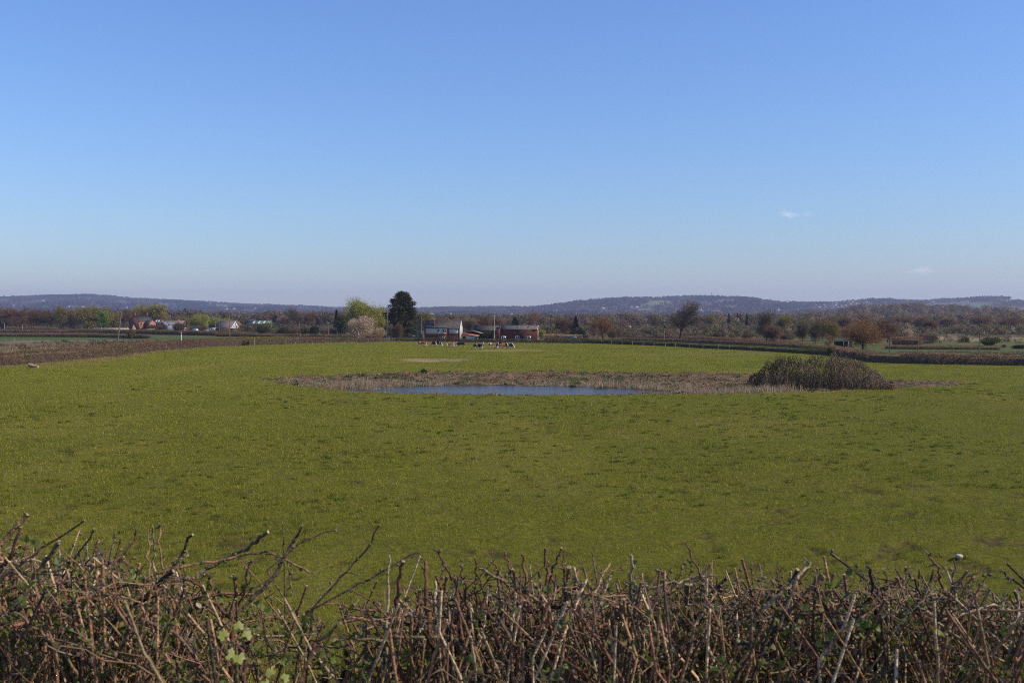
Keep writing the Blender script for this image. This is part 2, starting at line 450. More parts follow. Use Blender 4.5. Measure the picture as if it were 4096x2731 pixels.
def ground_material():
    m, t = newmat('pasture_ground')
    a = N(t, 'ShaderNodeAttribute', attribute_name='Col')
    geo = N(t, 'ShaderNodeNewGeometry')
    def noise(s, d=4):
        n = N(t, 'ShaderNodeTexNoise'); n.inputs['Scale'].default_value = s; n.inputs['Detail'].default_value = d
        n.inputs['Roughness'].default_value = .65
        t.links.new(geo.outputs['Position'], n.inputs['Vector']); return n
    n1 = noise(.6, 6); n2 = noise(4.0, 5); n3 = noise(.12, 3)
    def rng_(n, lo, hi, a_=.3, b_=.7):
        r = N(t, 'ShaderNodeMapRange'); r.inputs[1].default_value = a_; r.inputs[2].default_value = b_
        r.inputs[3].default_value = lo; r.inputs[4].default_value = hi
        t.links.new(n.outputs['Fac'], r.inputs[0]); return r
    def mul(x, y):
        q = N(t, 'ShaderNodeMath', operation='MULTIPLY'); t.links.new(x.outputs[0], q.inputs[0]); t.links.new(y.outputs[0], q.inputs[1]); return q
    f = mul(mul(rng_(n1, .86 * ALB, 1.14 * ALB), rng_(n2, .6, 1.4)), rng_(n3, .95, 1.05))
    mx = N(t, 'ShaderNodeVectorMath', operation='SCALE')
    t.links.new(a.outputs['Color'], mx.inputs[0]); t.links.new(f.outputs[0], mx.inputs['Scale'])
    b = N(t, 'ShaderNodeBsdfPrincipled'); b.inputs['Roughness'].default_value = .95; b.inputs['Specular IOR Level'].default_value = .1
    t.links.new(mx.outputs[0], b.inputs['Base Color'])
    bp = N(t, 'ShaderNodeBump'); bp.inputs['Strength'].default_value = .55; bp.inputs['Distance'].default_value = .12
    t.links.new(n2.outputs['Fac'], bp.inputs['Height']); t.links.new(bp.outputs[0], b.inputs['Normal'])
    o = N(t, 'ShaderNodeOutputMaterial'); t.links.new(b.outputs[0], o.inputs[0])
    return m
g = link('ground', mkmesh('ground', np.stack([gx, gy, gzv], 1), gT, gc, [ground_material()], smooth=True))
tag(g, 'green pasture sloping away to flat farmland', None, kind='structure')

# ---- pond water
def water_material():
    m, t = newmat('pond_water')
    b = N(t, 'ShaderNodeBsdfPrincipled'); b.inputs['Base Color'].default_value = (.045, .042, .04, 1)
    b.inputs['Roughness'].default_value = .16; b.inputs['IOR'].default_value = 1.29
    geo = N(t, 'ShaderNodeNewGeometry'); mp = N(t, 'ShaderNodeMapping'); mp.inputs['Scale'].default_value = (.8, 2.4, 1)
    t.links.new(geo.outputs['Position'], mp.inputs[0])
    n1 = N(t, 'ShaderNodeTexNoise'); n1.inputs['Scale'].default_value = 1.5; n1.inputs['Detail'].default_value = 3
    n1.inputs['Distortion'].default_value = .6
    t.links.new(mp.outputs[0], n1.inputs['Vector'])
    bp = N(t, 'ShaderNodeBump'); bp.inputs['Strength'].default_value = 1.0; bp.inputs['Distance'].default_value = .2
    t.links.new(n1.outputs['Fac'], bp.inputs['Height']); t.links.new(bp.outputs[0], b.inputs['Normal'])
    o = N(t, 'ShaderNodeOutputMaterial'); t.links.new(b.outputs[0], o.inputs[0]); return m
a = Acc()
a.add([(-26, 104, WZ), (24, 104, WZ), (24, 134, WZ), (-26, 134, WZ)], np.array([(0, 1, 2), (0, 2, 3)]))
wobj = a.build('pond_water', water_material()); tag(wobj, 'rippled blue grey pond water in the pasture', None, kind='structure')

# ================================================================== HILLS
RIDGE = [(-900,1195),(-300,1190),(0,1188),(80,1185),(240,1181),(350,1179),(450,1184),(520,1192),(640,1198),(740,1204),(880,1210),(1000,1216),(1200,1223),(1350,1229),(1670,1232),(1850,1229),(2000,1226),(2100,1229),(2180,1223),(2250,1213),(2300,1206),(2400,1199),(2500,1193),(2650,1191),(2780,1185),(2880,1189),(2970,1190),(3050,1200),(3200,1212),(3340,1212),(3480,1199),(3560,1200),(3700,1202),(3850,1196),(3960,1189),(4030,1192),(4096,1195),(4500,1188),(5000,1195)]
rp = np.array(RIDGE, float)
def ridge_d(px): return np.interp(px, [-900, 1200, 1700, 2200, 3300, 5000], [6200, 7000, 6600, 5200, 4700, 4900])
def ridge_z(px):
    d = ridge_d(px); py = np.interp(px, rp[:, 0], rp[:, 1])
    py = py + (fbm(px * .012, px * 0, 55, 3) - .5) * 3
    return CAMZ + (HOR - (py + 6)) * d * _c / F
def hill_pt(px, t):
    """t 0 foot .. 1 ridge .. 1.3 behind"""
    D = ridge_d(px); d0 = 2900.0; d = d0 + t * (D - d0)
    zr = ridge_z(px)
    s = np.clip(t, 0, 1)
    prof = .25 * s + .75 * s * s * (3 - 2 * s)
    n = (fbm(px * .004, t * 3.0, 56, 4) - .5)
    z = zr * prof + n * 26 * s * (1 - s) * 2 - np.clip(t - 1, 0, 1) ** 1.5 * 120 - 1.5 * (t < .02)
    x = (px - CX) / (F / _c) * d
    return x, d, z
def pix(x, d, z): return CX + x / d * F / _c, HOR - (z - CAMZ) / d * F / _c
hp = np.arange(-900, 5001, 8.0); ht = np.concatenate([np.linspace(0, 1, 46), np.linspace(1.03, 1.35, 8)])
HP, HT = np.meshgrid(hp, ht)
hx, hd, hz = hill_pt(HP.ravel(), HT.ravel())
# open fields on the slopes (photo px ellipse: cx, cy, rx, ry, colour)
FIELDS = [(2640,1211,48,8,(.17,.18,.05)),(2600,1223,40,6,(.15,.165,.05)),(2290,1252,40,4,(.17,.18,.04)),(2390,1252,38,4,(.24,.2,.05)),(2480,1236,32,3,(.22,.2,.1)),(2560,1243,36,8,(.10,.15,.045)),(2595,1241,26,6,(.11,.15,.045)),(2850,1250,40,8,(.14,.17,.06)),(2930,1232,14,5,(.16,.19,.05)),(2810,1252,14,7,(.16,.19,.06)),(3760,1222,80,8,(.08,.13,.04)),(3900,1220,70,9,(.085,.135,.04)),(3960,1236,70,7,(.11,.16,.05)),(4060,1204,60,6,(.1,.15,.05)),(4080,1238,50,5,(.14,.18,.06)),(890,1225,26,7,(.10,.15,.05)),(180,1236,30,5,(.10,.14,.05)),(1540,1255,40,4,(.12,.13,.05)),(3420,1256,40,5,(.1,.1,.06)),(3680,1220,30,4,(.15,.14,.08)),(3160,1212,40,4,(.13,.1,.07))]
PX, PY = pix(hx, hd, hz)
def field_mask(PX, PY):
    fm = np.zeros(len(PX)); fc = np.zeros((len(PX), 3))
    for cx, cy, rx, ry, c in FIELDS:
        q = ((PX - cx) / rx) ** 4 + ((PY - cy) / ry) ** 4
        k = sst(1.3, .8, q); fc = fc * (1 - k[:, None]) + np.array(c) * k[:, None]; fm = np.maximum(fm, k)
    return fm, fc
fm, fc = field_mask(PX, PY)
hc = np.array([.10, .085, .06]) * (.6 + .8 * fbm(HP.ravel() * .02, HT.ravel() * 12, 57, 4))[:, None]
hc = hc * (1 - fm[:, None]) + fc * fm[:, None]
nh = len(hp); i = np.arange(len(ht) - 1)[:, None] * nh; j = np.arange(nh - 1)[None]
Q = np.stack([i + j, i + j + 1, i + nh + j + 1, i + nh + j], -1).reshape(-1, 4)
h = link('hills', mkmesh('hills', np.stack([hx, hd, hz], 1), np.concatenate([Q[:, [0, 1, 2]], Q[:, [0, 2, 3]]]), hc, [M['far']], smooth=True))
tag(h, 'long wooded hills closing the plain', None, kind='structure')

# woodland on the hills: leaf-clump trees, one mass nobody could count
def blob_trees(rng, x, y, z, H, Wd, cols, ntri, shard=.45):
    n = len(x); k = ntri
    u = randdir(rng, n * k); rad_ = rng.uniform(.55, 1, (n * k, 1)) ** .5
    p = u * rad_
    ctr = np.repeat(np.stack([x, y, z + H * .55], 1), k, 0)
    P = ctr + p * np.repeat(np.stack([Wd * .5, Wd * .5, H * .47], 1), k, 0)
    sz = np.repeat(Wd * shard, k)[:, None]
    e1 = randdir(rng, n * k) * sz; e2 = randdir(rng, n * k) * sz
    V = np.stack([P + e1 * .6, P - e1 * .4 + e2 * .5, P - e1 * .3 - e2 * .5], 1).reshape(-1, 3)
    c = np.repeat(cols, k, 0) * rng.uniform(.9, 1.1, (n * k, 1))
    return V, np.repeat(c, 3, 0), np.repeat(u + np.array([0, 0, .25]), 3, 0)
rngH = np.random.default_rng(77)
n = 30000
tp = rngH.uniform(-700, 4800, n); tt = rngH.uniform(0.02, 1.06, n) ** .8
tx, td, tz = hill_pt(tp, tt)
ppx, ppy = pix(tx, td, tz)
fmk, _ = field_mask(ppx, ppy)
clump = fbm(tp * .012, tt * 9, 61, 3)
keep = (fmk < .3) & ((clump > .36) | (tt > .96) | (tt < .25))
tp, tt, tx, td, tz, ppx, ppy = [q[keep] for q in (tp, tt, tx, td, tz, ppx, ppy)]
con = fbm(tp * .009 + 3, tt * 5, 63, 3)
conif = (con > .56) | ((tt > .86) & (fbm(tp * .006, tt, 64, 2) > .48)) | ((ppx > 2780) & (ppx < 3040) & (ppy < 1225) & (ppy > 1190)) | ((ppx > 2200) & (ppx < 2420) & (ppy < 1228))| ((ppx > 3480) & (ppx < 3570) & (ppy < 1222)) | ((ppx > 3000) & (ppx < 3230) & (abs(ppy - 1232) < 7))
nn = len(tp)
cols = jit(rngH, nn, [[.11, .075, .06], [.13, .09, .06], [.09, .08, .05], [.14, .11, .08], [.10, .09, .04]], .2)
cols = np.where(conif[:, None], jit(rngH, nn, [[.018, .032, .02], [.025, .04, .022]], .2), cols)
Hh = np.where(conif, rngH.uniform(11, 17, nn), rngH.uniform(9, 14, nn)) * np.where(tt > .95, .85, 1)
V, C, Nv = blob_trees(rngH, tx, td, tz - 1, Hh, Hh * rngH.uniform(.8, 1.2, nn), cols, 12)
o = link('hill_woodland', puffy(mkmesh('hill_woodland', V, np.arange(len(V)).reshape(-1, 3), C, [M['far']]), Nv))
tag(o, 'bare and evergreen woods covering the distant hills', 'woodland', kind='stuff')

# ================================================================== HAZE
def haze():
    m, t = newmat('haze_air')
    v = N(t, 'ShaderNodeVolumePrincipled'); v.inputs['Color'].default_value = (.69, .73, 1, 1)
    v.inputs['Density'].default_value = 1.08e-4; v.inputs['Anisotropy'].default_value = .2
    o = N(t, 'ShaderNodeOutputMaterial'); t.links.new(v.outputs[0], o.inputs['Volume'])
    a = Acc(); a.box(-9900, 9900, -60, 9700, -6, 230)
    tag(a.build('haze', m), 'pale blue haze over the plain', None, kind='stuff')
haze()
# ================================================================== TREES
def grow(rng, H, Rr, th, maxl, spread=(30, 60), up=.08, nch=3, wob=.18, r0=.035, lenr=.62):
    """branch skeleton scaled to height H and crown radius Rr; returns arrays P,Q,r1,r2,lvl"""
    segs = []
    def rot(d, ang, rng):
        ax = np.cross(d, randdir(rng, 1)[0]); ax /= np.linalg.norm(ax) + 1e-9
        return d * math.cos(ang) + np.cross(ax, d) * math.sin(ang)
    def br(p, d, L, r, l):
        k = 4 if l == 0 else 3 if l < 3 else 2
        for i in range(k):
            d = d + randdir(rng, 1)[0] * wob * (.5 if l == 0 else 1) + np.array([0, 0, up]); d = d / np.linalg.norm(d)
            q = p + d * L / k; r2 = r * .82
            segs.append((p, q, r, r2, l))
            if l < maxl and (i >= 1 or l > 0):
                for c in range(nch if l < 2 else 2):
                    br(q, rot(d, rad(rng.uniform(*spread)), rng), L * lenr * rng.uniform(.75, 1.15), r2 * .55, l + 1)
            p, r = q, r2
    br(np.array([0., 0, 0]), np.array([0., 0, 1]), 1.0, r0, 0)
    P = np.array([s[0] for s in segs]); Q = np.array([s[1] for s in segs])
    r1 = np.array([s[2] for s in segs]); r2 = np.array([s[3] for s in segs]); lv = np.array([s[4] for s in segs])
    zt = Q[:, 2].max(); rx = np.percentile(np.hypot(Q[:, 0], Q[:, 1]), 97)
    # stretch so the first fork sits at th*H
    sc3 = np.array([Rr / rx, Rr / rx, H / zt])
    return P * sc3, Q * sc3, r1 * H / zt, r2 * H / zt, lv
def limb_mesh(P, Q, r1, r2, lv, lmax, cols, rng, k=4):
    a = Acc()
    for i in np.where(lv <= lmax)[0]:
        a.tube([P[i], Q[i]], [max(r1[i], .012), max(r2[i], .01)], np.array(cols) * rng.uniform(.8, 1.2), k if lv[i] > 0 else 6, cap=False)
    return a
KINDS = {}
WARM = np.array([1.7, 1.5, 1.15])
def proto(kind, var, H, Wd, th, maxl, limb, twigs, ntw, leaf=None, nlf=0, lfs=.2, droop=0., tw=.05, tl=.9, lmax=2, flat=1.0, gro=None, trunk_r=1.0, fill=1.5, zlo=.0):
    rng = np.random.default_rng(abs(hash((kind, var))) % 1000 if False else sum(map(ord, kind)) * 7 + var)
    kw = dict(spread=(25, 58), up=.07, nch=3); kw.update(gro or {})
    P, Q, r1, r2, lv = grow(rng, H, Wd / 2, th, maxl, **kw)
    r1 = r1 * trunk_r * 1.25; r2 = r2 * trunk_r * 1.25
    # round the crown: pull stray tips to an ellipsoid
    tr = limb_mesh(P, Q, r1, r2, lv, lmax, limb, rng)
    a = Acc()
    if fill > 0:
        ncl = 16; q = randdir(rng, ncl) * rng.uniform(.25, .72, (ncl, 1)); zc = (zlo + 1) / 2; cl = q * np.array([Wd / 2, Wd / 2, (1 - zlo) / 2 * H]) + np.array([0, 0, zc * H])
        cr = rng.uniform(.34, .5, ncl) * Wd / 2; n2 = int(fill * (ntw + nlf)); ci = rng.integers(0, ncl, n2); u = randdir(rng, n2) * rng.uniform(.3, 1, (n2, 1)) ** .5
        B = cl[ci] + u * cr[ci][:, None] * np.array([1, 1, .85]); B[:, 2] = np.maximum(B[:, 2], .05 * H)
        D = u * .9 + randdir(rng, n2) * .7 + np.array([0, 0, .2 - droop]); D /= np.linalg.norm(D, axis=1)[:, None]
        k = int(n2 * ntw / (ntw + nlf)); shards(a, rng, B[:k], D[:k], rng.uniform(.5, 1.2, k) * tl * .8, rng.uniform(.7, 1.3, k) * tw, jit(rng, k, twigs) * WARM)
        if nlf: shards(a, rng, B[k:], D[k:], rng.uniform(.6, 1.4, n2 - k) * lfs, rng.uniform(.5, .9, n2 - k) * lfs, jit(rng, n2 - k, leaf) * WARM)
    idx = np.where(lv >= max(maxl - 1, 1))[0]
    pick = idx[rng.integers(0, len(idx), ntw)]
    t = rng.random((ntw, 1)); B = P[pick] * (1 - t) + Q[pick] * t
    D = (Q - P)[pick]; D = D / (np.linalg.norm(D, axis=1)[:, None] + 1e-9)
    D = D * .8 + randdir(rng, ntw) * .9 + np.array([0, 0, .25 - droop]); D /= np.linalg.norm(D, axis=1)[:, None]
    shards(a, rng, B, D, rng.uniform(.5, 1.3, ntw) * tl, rng.uniform(.7, 1.3, ntw) * tw, jit(rng, ntw, twigs) * WARM)
    if nlf:
        pick = idx[rng.integers(0, len(idx), nlf)]
        t = rng.random((nlf, 1)); B = P[pick] * (1 - t) + Q[pick] * t + rng.normal(size=(nlf, 3)) * tl * .45
        D = randdir(rng, nlf) + np.array([0, 0, -droop * 1.5]); D /= np.linalg.norm(D, axis=1)[:, None]
        shards(a, rng, B, D, rng.uniform(.6, 1.4, nlf) * lfs, rng.uniform(.5, .9, nlf) * lfs, jit(rng, nlf, leaf) * WARM)
    KINDS.setdefault(kind, []).append((tr.mesh(kind + '_trunk', [M['bark']]), a.mesh(kind + '_crown', [M['leaf']]), H, Wd))
BK = (.085, .065, .05)
for v in range(2):
    proto('bare_tree', v, 13, 12.5, .25, 4, (.06, .05, .04), [[.10, .08, .062], [.075, .06, .048], [.13, .105, .08]], 6500, tw=.05, tl=.9, lmax=4, trunk_r=1.5, gro=dict(spread=(28, 55), up=.05), fill=0)
    proto('russet_oak', v, 8, 10.5, .2, 4, (.05, .038, .03), [[.20, .11, .055], [.16, .09, .045], [.23, .13, .06], [.1, .065, .04]], 5200, [[.22, .12, .05], [.17, .095, .045]], 2200, .17, tw=.05, tl=.85, lmax=3, gro=dict(spread=(30, 65), up=.02), zlo=.2, fill=.5, trunk_r=1.7)
for v in range(3):
    proto('brown_tree', v, 11, 10, .2, 3, BK, [[.16, .105, .07], [.13, .09, .065], [.19, .125, .08], [.10, .07, .055]], 5200, [[.15, .1, .06], [.12, .1, .05]], 900, .2, tw=.09, tl=1.3, zlo=.1)
    proto('grey_tree', v, 11, 9, .2, 3, (.12, .1, .085), [[.17, .13, .1], [.14, .11, .09], [.21, .17, .135]], 4200, tw=.08, tl=1.3)
    proto('olive_tree', v, 11, 10, .2, 3, BK, [[.14, .11, .05], [.12, .1, .045]], 2600, [[.21, .2, .05], [.17, .17, .045], [.25, .22, .06]], 3800, .34, tw=.08, tl=1.2)
    proto('brown_bush', v, 4, 5.5, .1, 3, BK, [[.13, .09, .06], [.1, .075, .05], [.16, .11, .075]], 3600, [[.10, .09, .04], [.09, .07, .04]], 1500, .16, tw=.05, tl=.8, gro=dict(spread=(30, 75), up=.0), zlo=-.05, fill=1.3)
    proto('green_bush', v, 4, 5, .1, 3, BK, [[.09, .08, .04]], 1200, [[.075, .085, .028], [.06, .075, .025], [.10, .10, .035]], 4600, .24, tw=.04, tl=.7, gro=dict(spread=(30, 75), up=.0), zlo=-.05, fill=1.3)
for v in range(2):
    proto('willow', v, 14, 13, .15, 4, (.11, .09, .06), [[.2, .17, .05], [.17, .14, .05]], 2600, [[.27, .31, .075], [.22, .26, .06], [.33, .35, .10], [.17, .21, .05]], 13000, .27, droop=.45, tw=.06, tl=1.4, lmax=3, gro=dict(spread=(22, 50), up=.06), zlo=.05, fill=2.2)
    proto('poplar', v, 17, 11, .15, 4, (.16, .13, .1), [[.17, .15, .05]], 2800, [[.25, .23, .05], [.21, .2, .045], [.29, .26, .06]], 5500, .36, tw=.07, tl=1.4, lmax=3, gro=dict(spread=(15, 35), up=.15))
    proto('leafy_tree', v, 10, 9, .15, 3, BK, [[.1, .1, .04]], 900, [[.12, .21, .03], [.10, .18, .025], [.16, .25, .04]], 5600, .42, tw=.06, tl=1.0, gro=dict(up=.1), zlo=.05, fill=2.2)
    proto('blossom_tree', v, 8, 11, .1, 4, (.07, .055, .045), [[.2, .15, .12], [.13, .1, .08]], 3200, [[.56, .49, .43], [.45, .39, .34], [.62, .55, .5]], 5000, .2, tw=.05, tl=.9, lmax=3, gro=dict(spread=(30, 70), up=.02), zlo=.05, fill=2.2)
    proto('birch', v, 10, 7, .2, 3, (.5, .45, .4), [[.2, .12, .09], [.16, .1, .08]], 2400, tw=.045, tl=1.2, droop=.9, lmax=2, gro=dict(spread=(20, 45), up=.1), trunk_r=.55, fill=0)
    proto('ivy_tree', v, 8, 7, .3, 3, (.04, .045, .025), [[.14, .11, .07], [.1, .08, .06]], 2200, [[.025, .045, .015], [.035, .06, .02]], 900, .3, tw=.05, tl=.9, gro=dict(spread=(25, 60)))
    proto('ivy_bush', v, 5, 6, .1, 3, BK, [[.06, .06, .03]], 500, [[.022, .04, .014], [.03, .055, .018], [.045, .075, .025]], 6000, .3, tw=.04, tl=.6, gro=dict(spread=(30, 75), up=.02), zlo=-.05, fill=1.3)
def conifer_proto(kind, var, H, Wd, cols, n=260, tip=.35, skirt=.62, droop=.25, mm=5):
    """drooping sprays on radial boughs, thinning to a leader"""
    rng = np.random.default_rng(300 + var + len(kind))
    tr = Acc(); tr.tube([(0, 0, 0), (.1, 0, H * .5), (0, .05, H * .97)], [H * .03, H * .018, .03], (.06, .045, .03), 7)
    a = Acc(); P = []; D = []; L = []
    for i in range(n):
        u = rng.random() ** .8; z = H * (.015 + .955 * u)
        prof = (1 - u) ** skirt * 1.05 if u > .2 else .97
        R = Wd / 2 * prof * rng.uniform(.55, 1.25)
        th = rng.uniform(0, 2 * math.pi); dr = np.array([math.cos(th), math.sin(th), 0])
        b0 = np.array([0, 0, z]); pts = []
        for s in np.linspace(.1, 1, 7):
            pts.append(b0 + dr * R * s + np.array([0, 0, R * (.35 * s - droop * 1.6 * s * s)]))
        if i % 3 == 0: tr.tube(pts, np.linspace(.06, .012, 7), (.05, .038, .028), 4, False)
        for p in pts[1:]:
            m = mm; P += [p + rng.normal(size=3) * (.18 if mm < 9 else .3) for _ in range(m)]
            D += [dr * .9 + rng.normal(size=3) * .5 + np.array([0, 0, .15 - droop * 1.2]) for _ in range(m)]
            L += [rng.uniform(.5, 1.1) for _ in range(m)]
    P = np.array(P); D = np.array(D); D /= np.linalg.norm(D, axis=1)[:, None]; L = np.array(L)
    shards(a, rng, P, D, L * H * .065 + .1, L * .34, jit(rng, len(P), cols, .25))
    KINDS.setdefault(kind, []).append((tr.mesh(kind + '_trunk', [M['bark']]), a.mesh(kind + '_crown', [M['leaf']]), H, Wd))
conifer_proto('cypress', 0, 16, 11.5, [[.05, .065, .016], [.07, .08, .02], [.125, .105, .03], [.035, .046, .012]], 190, skirt=.37, mm=13)
for v in range(2):
    conifer_proto('spruce', v, 10, 6, [[.018, .03, .016], [.025, .04, .02]], 150, skirt=.9)
    conifer_proto('pine', v, 6, 8, [[.018, .03, .014], [.028, .04, .018]], 170, skirt=.5, droop=.3)

rngT = np.random.default_rng(9)
NAME = {'brown_tree': 'bare_tree', 'grey_tree': 'bare_tree', 'leafy_tree': 'leafy_tree', 'olive_tree': 'budding_tree', 'brown_bush': 'bush', 'green_bush': 'bush', 'blossom_tree': 'blossom_tree', 'ivy_bush': 'evergreen_bush', 'spruce': 'conifer_tree', 'pine': 'conifer_tree', 'cypress': 'cypress_tree', 'willow': 'willow_tree', 'poplar': 'poplar_tree', 'birch': 'birch_tree', 'russet_oak': 'oak_tree'}
_used = {}
def tree(kind, px, d, top, wpx, label, group=None, lean=0.0, rz=None):
    v = KINDS[kind]; k = _used.get(kind, 0); _used[kind] = k + 1
    tm, cm, H0, W0 = v[k % len(v)]
    x = X(px, d); z0 = float(gz([x], [d])[0]) - .05
    H = max(Z(top, d) - z0, .6); Wd = wpx / S(d)
    o = empty(NAME.get(kind, kind), (x, d, z0), rngT.uniform(0, 6.28) if rz is None else rz)
    o.rotation_euler[1] = lean
    o.scale = (Wd / W0, Wd / W0, H / H0)
    link('trunk', tm, o); link('crown', cm, o)
    cat = 'bush' if 'bush' in kind else 'tree'
    tag(o, label, cat, group or ('bushes on the farmland' if cat == 'bush' else 'trees across the plain'))
    return o
T = tree
# -- left wood, from the left edge
T('brown_tree', 15, 600, 1236, 110, 'rusty bare tree cut by the left edge of the photo')
T('brown_tree', 62, 590, 1227, 130, 'tallest rusty brown bare tree at the left end of the wood')
T('brown_tree', 132, 600, 1236, 110, 'dull brown bare tree just right of the tallest rusty one')
T('brown_tree', 190, 605, 1234, 100, 'brown bare tree left of the slender olive poplar in the left wood')
T('olive_tree', 245, 590, 1218, 62, 'slender pale olive tree rising out of the left wood')
T('brown_tree', 292, 595, 1236, 80, 'dark brown bare tree right of the slender olive tree')
T('olive_tree', 350, 585, 1226, 100, 'olive brown rounded tree left of the bright green tree')
T('olive_tree', 402, 590, 1216, 105, 'broad olive tree towering behind the bright green tree')
T('leafy_tree', 411, 560, 1241, 52, 'bright fresh green tree in front of the left wood')
T('olive_tree', 452, 600, 1240, 62, 'olive tree between the bright green tree and the leaning pole')
T('brown_tree', 495, 610, 1236, 80, 'brown bare tree standing behind the leaning telegraph pole')
T('poplar', 553, 640, 1211, 80, 'tall pale olive poplar behind the chimneys of the red brick house')
T('poplar', 632, 640, 1205, 98, 'broadest tall olive poplar behind the red brick house')
T('olive_tree', 735, 560, 1263, 62, 'yellow green tree left of the round yellow willow')
T('willow', 800, 540, 1249, 84, 'round yellow green willow left of the white gabled cottage')
T('willow', 850, 560, 1268, 60, 'low yellow willow behind the left roof end of the white cottage')
T('willow', 902, 560, 1268, 56, 'low yellow willow behind the ridge of the white cottage')
T('brown_bush', 715, 470, 1292, 50, 'dark reddish round bush in front of the blue gabled barn')
T('brown_bush', 648, 490, 1297, 42, 'brown bush between brick house and blue gabled barn')
T('brown_bush', 790, 490, 1300, 80, 'wide brown bush in front of the round yellow willow')
T('brown_bush', 523, 350, 1320, 36, 'small brown bush beside the foot of the leaning pole')
T('brown_bush', 612, 520, 1300, 40, 'small bare bush by the white windows of the brick house')
T('grey_tree', 970, 800, 1258, 80, 'brown bare tree behind the orange roofed shed')
T('brown_tree', 1060, 780, 1252, 90, 'reddish brown bare tree behind the green barn roof')
T('pine', 1100, 700, 1260, 34, 'dark pine right of the green barn')
T('bare_tree', 1192, 560, 1224, 92, 'big spreading bare tree behind the short leaning pole')
T('brown_tree', 1235, 620, 1244, 62, 'russet bare tree touching the right of the big spreading bare tree')
T('grey_tree', 1140, 620, 1262, 70, 'grey brown bare tree left of the big spreading bare tree')
T('pine', 1262, 640, 1262, 40, 'dark pine between the bare tree and the distant spruce')
T('green_bush', 1052, 430, 1296, 60, 'olive bush in front of the green barn end')
T('green_bush', 1140, 420, 1306, 70, 'olive bush below the big spreading bare tree')
T('brown_bush', 1172, 410, 1312, 40, 'reddish bush just left of the short leaning pole')
T('green_bush', 1215, 420, 1308, 60, 'grey green bush right of the short leaning pole')
T('ivy_bush', 1258, 400, 1301, 46, 'round dark green ivy bush among paler scrub')
T('brown_bush', 1300, 420, 1318, 40, 'brown bush right of the round dark ivy bush')
T('brown_bush', 985, 470, 1302, 60, 'brown scrub bush right of the orange timber extension')
T('brown_bush', 1332, 400, 1314, 34, 'small brown bush left of the blossom tree')
# -- centre
T('spruce', 1346, 480, 1240, 32, 'narrow dark spruce left of the yellow green willow')
T('green_bush', 1372, 400, 1248, 60, 'dark olive tall bush under the left side of the big willow')
T('willow', 1458, 345, 1182, 158, 'large yellow green willow beside the dark cypress')
T('willow', 1520, 352, 1218, 80, 'lower olive willow squeezed between big willow and cypress')
T('blossom_tree', 1441, 322, 1262, 118, 'broad pinkish white blossom tree in front of the large willow')
T('blossom_tree', 1516, 325, 1306, 62, 'small thin blossom bush left of the grey pole by the cypress')
T('cypress', 1608, 330, 1168, 150, 'huge dark green cypress left of the farmhouse')
T('grey_tree', 1562, 318, 1288, 26, 'slim pale bare sapling in front of the cypress')
T('brown_bush', 1594, 318, 1296, 38, 'reddish bare shrub at the foot of the cypress')
T('olive_tree', 1698, 420, 1236, 60, 'pale budding tree behind the pole left of the farmhouse')
T('willow', 1735, 470, 1262, 40, 'yellow green tree top above the left end of the farmhouse roof')
T('grey_tree', 1880, 420, 1268, 80, 'grey bare tree just right of the farmhouse gable')
T('brown_tree', 1930, 430, 1262, 86, 'pale brown bare tree behind the sheds left of the wire pole')
T('brown_tree', 1985, 450, 1266, 80, 'brown bare tree standing behind the tall wire pole')
T('pine', 2060, 390, 1271, 48, 'dark round pine behind the brick barn roof')
T('birch', 2140, 370, 1234, 66, 'white limbed birch behind the right end of the brick barn')
T('grey_tree', 2030, 500, 1270, 60, 'grey bare tree left of the dark round pine')
T('ivy_bush', 1950, 322, 1324, 40, 'dense dark green shrub between open shed and brick barn')
T('ivy_bush', 1932, 326, 1328, 22, 'very dark bush against the plank wall of the open shed')
T('willow', 2168, 345, 1312, 34, 'small bright yellow bush at the right gable of the brick barn')
T('brown_tree', 2250, 380, 1266, 80, 'left of two brown bare trees behind the pale beech hedge')
T('bare_tree', 2282, 370, 1274, 60, 'many stemmed bare tree behind the pale beech hedge')
T('spruce', 2303, 365, 1264, 40, 'tall dark leaning conifer behind the pale beech hedge')
T('ivy_bush', 2326, 345, 1312, 30, 'dark evergreen at the right end of the pale beech hedge')
T('ivy_bush', 2340, 330, 1340, 34, 'low dark bush right of the green tarpaulin')
T('russet_oak', 2412, 338, 1266, 122, 'large orange brown tree with a white birch stem before it')
T('birch', 2382, 326, 1300, 34, 'slim birch with white stem in front of the orange brown tree')
T('brown_bush', 2452, 330, 1318, 44, 'brown bush at the right foot of the orange brown tree')
T('birch', 2485, 560, 1272, 50, 'pale stemmed birches left of the white van')
T('brown_tree', 2552, 620, 1274, 50, 'dark brown bare tree right of the white van')
T('birch', 2597, 600, 1272, 36, 'reddish birch above the parked caravan')
# -- right
T('bare_tree', 2722, 318, 1192, 172, 'largest bare oak standing alone beyond the pole with the transformer', rz=2.6)
T('brown_bush', 2700, 420, 1298, 90, 'brown bush behind the trunk of the largest bare oak')
T('ivy_bush', 2822, 440, 1314, 46, 'dark green bush right of the largest bare oak')
T('brown_bush', 2788, 400, 1318, 44, 'brown bush at the right foot of the largest bare oak')
T('spruce', 2915, 620, 1254, 18, 'first of the narrow dark conifers on the plain behind the oak')
T('spruce', 2950, 640, 1253, 16, 'second narrow dark conifer, beside a twin')
T('spruce', 2961, 640, 1254, 13, 'thin dark conifer touching its twin on the right')
T('spruce', 2987, 630, 1254, 17, 'fourth narrow dark conifer left of the ragged oak')
T('green_bush', 2926, 480, 1306, 40, 'olive bush with pale grass below it left of the ragged oak')
T('brown_bush', 2880, 340, 1326, 60, 'dark brown bush right of the white topped pole')
T('olive_tree', 2842, 560, 1258, 60, 'olive budding tree behind the white topped pole')
